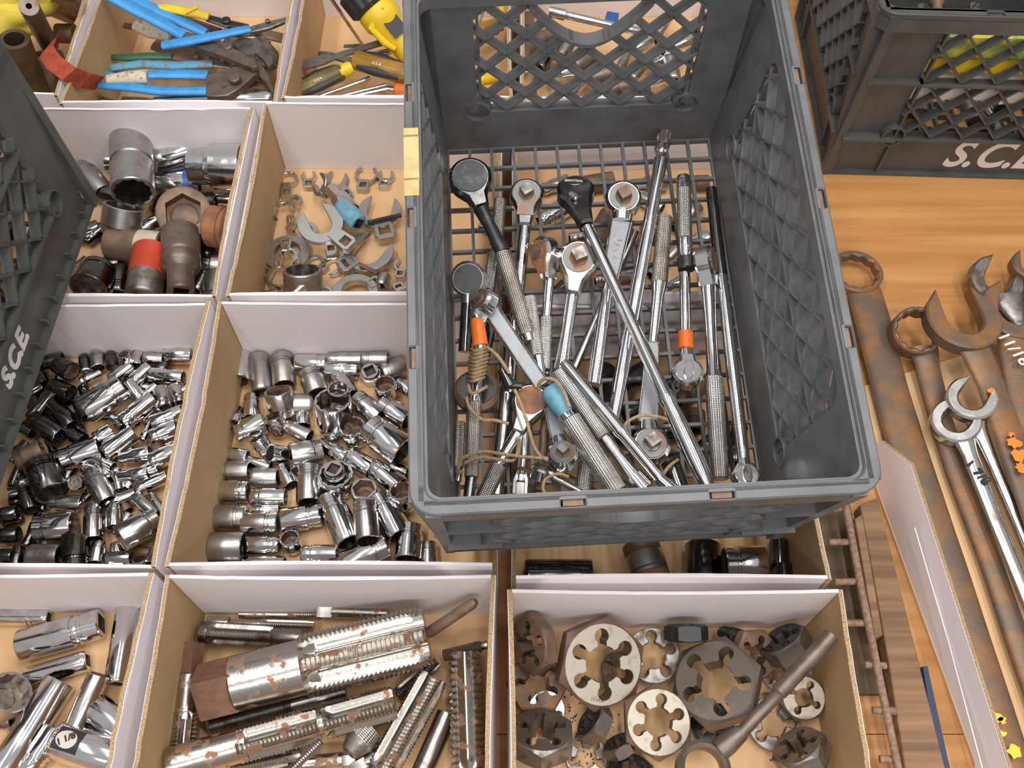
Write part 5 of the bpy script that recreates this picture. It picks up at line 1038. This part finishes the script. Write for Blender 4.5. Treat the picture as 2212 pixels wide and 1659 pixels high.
screwdriver('amber screwdriver handle with a dark printed stripe', (625, 490), (1150, 640), 82, (.075, .07), AMBER, BLACKP, (1500, 700, 16, .06), 'U.S.A.')
screwdriver('screwdriver with an orange cap and shiny end beside the crate', (955, 735), (1200, 760), 64, (.055, .05), ORANGE, None, (890, 735, 30, .055), bm=CHROME)
def strip(label, cat, name, pts, th, m):
    P = [SZ(x, y, z) for x, y, z, w in pts]; mb = MB(); vs = []; fs = []
    for i, (p, q) in enumerate(zip(P, pts)):
        d = (P[min(i+1, len(P)-1)]-P[max(i-1, 0)]).normalized(); s = d.cross(Vector((0, 0, 1))).normalized()*q[3]*sk_(*q[:3]); u = Vector((0, 0, th))
        vs += [p-s, p+s, p+s+u, p-s+u]
    for i in range(len(P)-1):
        for j in range(4): a = i*4+j; b = i*4+(j+1) % 4; fs.append((a, b, b+4, a+4))
    thing(name, label, cat, Matrix.Translation(P[0]), MB().add([v-P[0] for v in vs], fs+[(0, 1, 2, 3), tuple(len(vs)-4+i for i in (3, 2, 1, 0))]), m)
strip('broad flat steel chisel blade lying across the screwdrivers', 'chisel', 'flat_chisel', [(205, 548, .075, 52), (370, 500, .078, 58), (480, 470, .08, 30), (880, 350, .085, 34)], .0025, GREY)
strip('second flat blade under the chisel', 'chisel', 'flat_bar', [(340, 445, .05, 20), (440, 465, .05, 30), (640, 520, .05, 34)], .003, GREY)
strip('short dull steel strip by the yellow torch', 'strip', 'steel_strip', [(545, 385, .05, 14), (700, 380, .05, 16)], .002, GREY)
sz = lambda *a: [(600+x*.2622, y*.2622, r*.2622) for x, y, r in a]
rod('thin bright rod leaning on the back panel of the screwdriver tray', 'rod', 'steel_rod', sz((420, -40, 15), (700, 370, 15)), SATIN, (.16, .03))
for i, (a, b, r) in enumerate([((190, 862), (760, 640), 18), ((260, 860), (890, 700), 16), ((540, 860), (760, 760), 14), ((330, 800), (720, 660), 14), ((380, 850), (900, 735), 22), ((860, 480), (940, 400), 26), ((760, 450), (930, 415), 22)]):
    rod(['long thin screwdriver blade nearest the front panel', 'slender chrome blade above the nearest one', 'short chrome blade at the tray front edge', 'thin dull blade under the black and yellow handle', 'thicker chrome blade reaching the orange cap', 'bright ferrule under the yellow torch', 'steel shank beside the bright ferrule'][i], 'screwdriver', 'slim_screwdriver', sz((*a, r), (*b, r)), CHROME2, (.04+.004*i, .05+.004*i))
# yellow torch with black ribbed head
A, B = SZ(790, 60, .12), SZ(1180, 560, .06); M = frame(A, B, roll=.2); L = (B-A).length; k = sk_(850, 120, .11)
yt = thing('yellow_torch', 'bright yellow plastic torch with a ribbed black head, by the crate rim', 'torch', M)
part('barrel', MB().lathe([(0, 150*k), (L*.04, 165*k), (L*.22, 165*k), (L*.34, 120*k), (L*.4, 112*k), (L, 105*k)], 36), YELLOW, yt, M)
part('head_ring', MB().lathe([(-.035, 170*k), (-.03, lambda t: 192*k*(1+.04*(sin(14*t) > 0))), (-.004, lambda t: 192*k*(1+.04*(sin(14*t) > 0))), (0.001, 160*k)], 84), BLACKP, yt, M @ Matrix.Rotation(0, 4, 'X'))
part('label', MB().prism(rrect(-.0145, .0145, -.011, .011, .001), (), 0, .002, 0), BLACKP, yt, M @ Matrix.Translation((L*.36, 0, 121*k)) , 'small black label')
part('side_handle', MB().tube([(L*.1, 0, 165*k), (L*.14, 0, 200*k), (L*.5, 0, 150*k), (L*.55, 0, 105*k)][:1]+[(L*.2, -150*k, 60*k), (L*.45, -135*k, 60*k), (L*.6, -100*k, 50*k)], [14*k, 30*k, 34*k, 20*k], 10), YELLOW, yt, M)

# ------------------------------------------------------------------ things seen through the crate back wall
EZ = lambda *a: [(860+x*.2893, y*.2893, r*.2893) for x, y, r in a]
rod('long bright chrome extension bar leaning behind the crate hand hole', 'extension bar', 'extension_bar', EZ((1128, 85, 40), (1245, 112, 42), (1250, 113, 28), (1275, 118, 30), (1790, 232, 30), (1900, 258, 30)), CHROME, (.1,)*4+(.085, .08))
for i, (x, y, r, L, a, m, lb) in enumerate([(960, 200, 50, 160, 80, RUST, 'brown tube end'), (1100, 280, 60, 180, 20, RUST, 'rust-brown socket'), (1250, 350, 60, 170, 60, GREY, 'dull cone-like socket'), (1230, 545, 62, 190, 10, CHROME, 'brightest chrome socket'), (1385, 455, 62, 170, 30, IMPACT, 'brown block-like socket'), (1525, 560, 66, 180, 15, IMPACT, 'brown impact socket'), (1660, 650, 60, 170, 10, IMPACT, 'second brown impact socket'), (1960, 215, 50, 200, 60, CHROME, 'upright chrome socket'), (2110, 330, 50, 260, 20, CHROME, 'ridged chrome socket'), (1950, 430, 56, 230, 25, CHROME, 'tilted chrome socket'), (1690, 440, 40, 240, 60, CHROME2, 'worn chrome socket'), (1800, 350, 46, 200, 30, CHROME, 'slim chrome socket'), (1790, 540, 40, 260, 50, CHROME2, 'thin worn socket'), (2040, 520, 60, 180, 100, SATIN, 'matte socket with pin hole'), (1920, 610, 40, 220, 20, CHROME, 'small chrome socket'), (1360, 630, 42, 180, 40, CHROME, 'small tilted chrome socket'), (1230, 725, 52, 200, 30, CHROME2, 'worn fat socket'), (1480, 725, 40, 170, 10, CHROME, 'short chrome socket'), (960, 745, 60, 130, 70, RUST, 'rusty ring socket'), (950, 380, 70, 170, 60, RUST, 'dark rusty socket'), (1770, 690, 60, 190, 20, IMPACT, 'third brown impact socket'), (1100, 440, 56, 180, 60, DARKCH, 'dark chrome socket'), (1940, 560, 40, 160, 40, RUST, 'reddish socket')]):
    sock(860+x*.2893, y*.2893, r*.2893, L*.2893, a, m=m, bm=BORE, lay=.02 if i % 2 else .035, kind=['std', 'plain', 'step'][i % 3], label=lb+' seen through the back wall lattice of the grey crate')
slab('wood_block', 'small block painted blue on one side against the white back panel', 'block', [(860+1540*.2893, 150*.2893), (860+1560*.2893, 80*.2893), (860+1650*.2893, 95*.2893), (860+1620*.2893, 170*.2893)], .07, .085, BLUEP)
for i, (x, y, r, L, a, m, lb) in enumerate([(790, 90, 50, 160, 60, YELLOW, 'yellow handle with dark marks'), (665, 215, 60, 220, 15, AMBER, 'orange-amber handle'), (690, 585, 44, 190, 10, YELLOW, 'clear yellow handle'), (560, 90, 40, 160, 30, GREY, 'grey steel handle'), (560, 300, 40, 150, 70, AMBER, 'second amber handle')]):
    p, k = SZ(0, 0, 0), 0
    px, py = 860+x*.2893, y*.2893; A = G(px-L*.145*cos(radians(a)), py+L*.145*sin(radians(a)), .05); B = G(px+L*.145*cos(radians(a)), py-L*.145*sin(radians(a)), .05); M = frame(A, B); L_ = (B-A).length; R = r*.2893*GROUND.k(px, py, .05)
    t = thing('screwdriver', lb+' behind the crate back wall', 'screwdriver', M); part('handle', MB().lathe([(0, R*.7), (L_*.06, R), (L_*.8, R), (L_*.9, R*.7), (L_, R*.75)], 18), m, t, M); part('blade', MB().lathe([(L_, R*.25), (L_+.05, R*.22)], 10), CHROME2, t, M)
# ------------------------------------------------------------------ things under the grey crate, seen through its grid and below its front
UN = [(1200, 400, 15, 60, 20, CHROME2), (1290, 395, 20, 70, 10, RUST), (1400, 398, 18, 80, 5, SATIN), (1500, 395, 17, 60, 0, RUST), (1200, 460, 22, 80, 30, CHROME), (1300, 500, 26, 80, 60, RUST), (1390, 430, 16, 90, -30, CHROME), (1480, 470, 18, 70, 40, SATIN), (1270, 510, 15, 80, 10, CHROME), (1390, 520, 16, 60, 80, CHROME2), (1220, 620, 18, 90, 30, DARKCH), (1440, 560, 15, 100, 45, SATIN), (1330, 600, 14, 90, 10, CHROME2), (1060, 480, 14, 50, 40, SATIN), (1510, 520, 18, 60, 10, CHROME), (1450, 620, 13, 80, 30, CHROME), (1350, 560, 18, 60, 0, GREY)]
for i, (x, y, r, L, a, m) in enumerate(UN):
    sock(x, y, r, L, a, m=m, bm=BORE, kind=['std', 'plain', 'step', 'mid'][i % 4], tray_='tray under the crate back')
UF = [(1180, 810, 18, 70, 0, DARKCH), (1300, 820, 20, 60, 60, BLACK), (1370, 815, 24, 70, 30, BLACK), (1430, 830, 18, 60, 10, DARKCH), (1310, 870, 20, 60, 80, BLACK), (1380, 885, 22, 70, 20, DARKCH), (1490, 850, 24, 60, 40, RUST), (1500, 910, 24, 40, 90, RUST), (1450, 930, 20, 70, 10, DARKCH), (1340, 940, 20, 60, 20, BLACK), (1520, 970, 20, 60, 40, DARKCH), (1250, 900, 22, 60, 20, DARKCH), (1460, 990, 20, 60, 20, BLACK), (1590, 960, 20, 80, 80, DARKCH)]
for i, (x, y, r, L, a, m) in enumerate(UF):
    sock(x, y, r, L, a, m=m, bm=BORE, kind=['std', 'plain', 'step', 'mid'][i % 4], lay=.006*(i % 3), tray_='tray under the crate front')
settle_labels('tray under the crate back', 'tray under crate back', 50); settle_labels('tray under the crate front', 'tray under crate front', 50)
DD = lambda x, y: (1060+x*.3797, 1180+y*.3797)
for x, y, r, L, a, kd, m, lb, ly in [(385, 165, 92, 380, 0, 'plain', DARKCH, 'black polished socket lying behind the white die tray panel', .0), (900, 140, 108, 330, 108, 'mid', RUST, 'rust and blue stained socket leaning below the grey crate', .004), (1212, 140, 104, 300, 92, 'plain', DARKCH, 'dark smooth upright-lying socket behind the die tray', .0), (1442, 105, 108, 230, 0, 'std', CHROME, 'chrome grooved socket in the right of the half-hidden tray', .02), (1445, 205, 80, 210, 0, 'std', CHROME2, 'chrome socket partly below the grooved one', .0), (1640, 50, 56, 160, 90, 'plain', DARKCH, 'dark chrome socket in the right back of the half-hidden tray', .0), (1665, 185, 62, 150, 92, 'std', DARKCH, 'small dark socket by the right wall of the half-hidden tray', .0)]:
    o = sock(*DD(x, y), r*.3797, L*.3797, a, m=m, bm=BORE, kind=kd, lay=ly, label=lb)
    if lb.startswith('rust and blue'): band(o, .05, .42, RUSTO, label='orange rusted half'); band(o, .44, .5, SATIN, 'steel_ring'); band(o, .52, .8, SATIN, 'bare_band', 'bare steel band')
# ------------------------------------------------------------------ contents of the two dark crates
def inbar(M, label, cat, name, a, b, r, m, group, flat=None):
    A, B = M @ Vector(a), M @ Vector(b); F_ = frame(A, B); L = (B-A).length
    if flat: mb = MB().prism([(0, -r), (L, -r), (L, r), (0, r)], (), 0, flat, .0008)
    else: mb = MB().lathe([(0, r*1.25), (L*.16, r*1.25), (L*.19, r*.8), (L*.82, r*.8), (L*.85, r*1.3), (L, r*1.3)], 14)
    return thing(name, label, cat, F_, mb, m, group)
rr = random.Random(11)
for i in range(22):
    y = .03+.38*i/21+rr.uniform(-.02, .02); h = .012+.024*(i % 4)
    inbar(RM, 'shiny steel tool in the right crate, %s from its left end' % ORD[i], 'tool', 'steel_tool', (rr.uniform(-.12, 0), y, h), (rr.uniform(.06, .135), min(.43, max(.015, y+rr.uniform(-.03, .03))), h), rr.uniform(.005, .009), rr.choice([CHROME, CHROME2, SATIN, RUST]), 'tools in the right crate')
for i in range(22):
    y = .02+.4*i/21+rr.uniform(-.02, .02); h = .012+.024*(i % 5)
    inbar(LM, 'bright steel tool inside the left crate, %s from its near end' % ORD[i], 'tool', 'steel_tool', (rr.uniform(-.13, 0), y, h), (rr.uniform(.06, .135), min(.43, max(.015, y+rr.uniform(-.03, .03))), h), rr.uniform(.006, .011), rr.choice([CHROME, CHROME, SATIN, DARKCH]), 'tools in the left crate')
YG = mat('yellow_green_card', (.72, .58, .06), .5, 0, (.25, .4, .1), 22, .5, .56)
thing('carton', 'yellow and green carton inside the right crate, upper of two', 'carton', RM, MB().box(.128, .149, .03, .42, .158, .183), YG)
thing('carton', 'yellow carton below the yellow and green one in the right crate', 'carton', RM, MB().box(.128, .148, .05, .40, .138, .155), YELLOW)
ls = thing('white_box', 'long white box with printed lettering in the right crate', 'box', RM, MB().box(.118, .147, .02, .42, .1, .134), PAINTW)
ey = (RM.to_3x3() @ Vector((0, 1, 0))).normalized(); ex = (RM.to_3x3() @ Vector((1, 0, 0))).normalized(); ez = Vector((0, 0, 1))
tm = Matrix((ey, ez, ey.cross(ez))).transposed().to_4x4(); tm.translation = RM @ Vector((.1473, .185, .118))
text(ls, 'Williams', .016, tm, INK, depth=.0002)
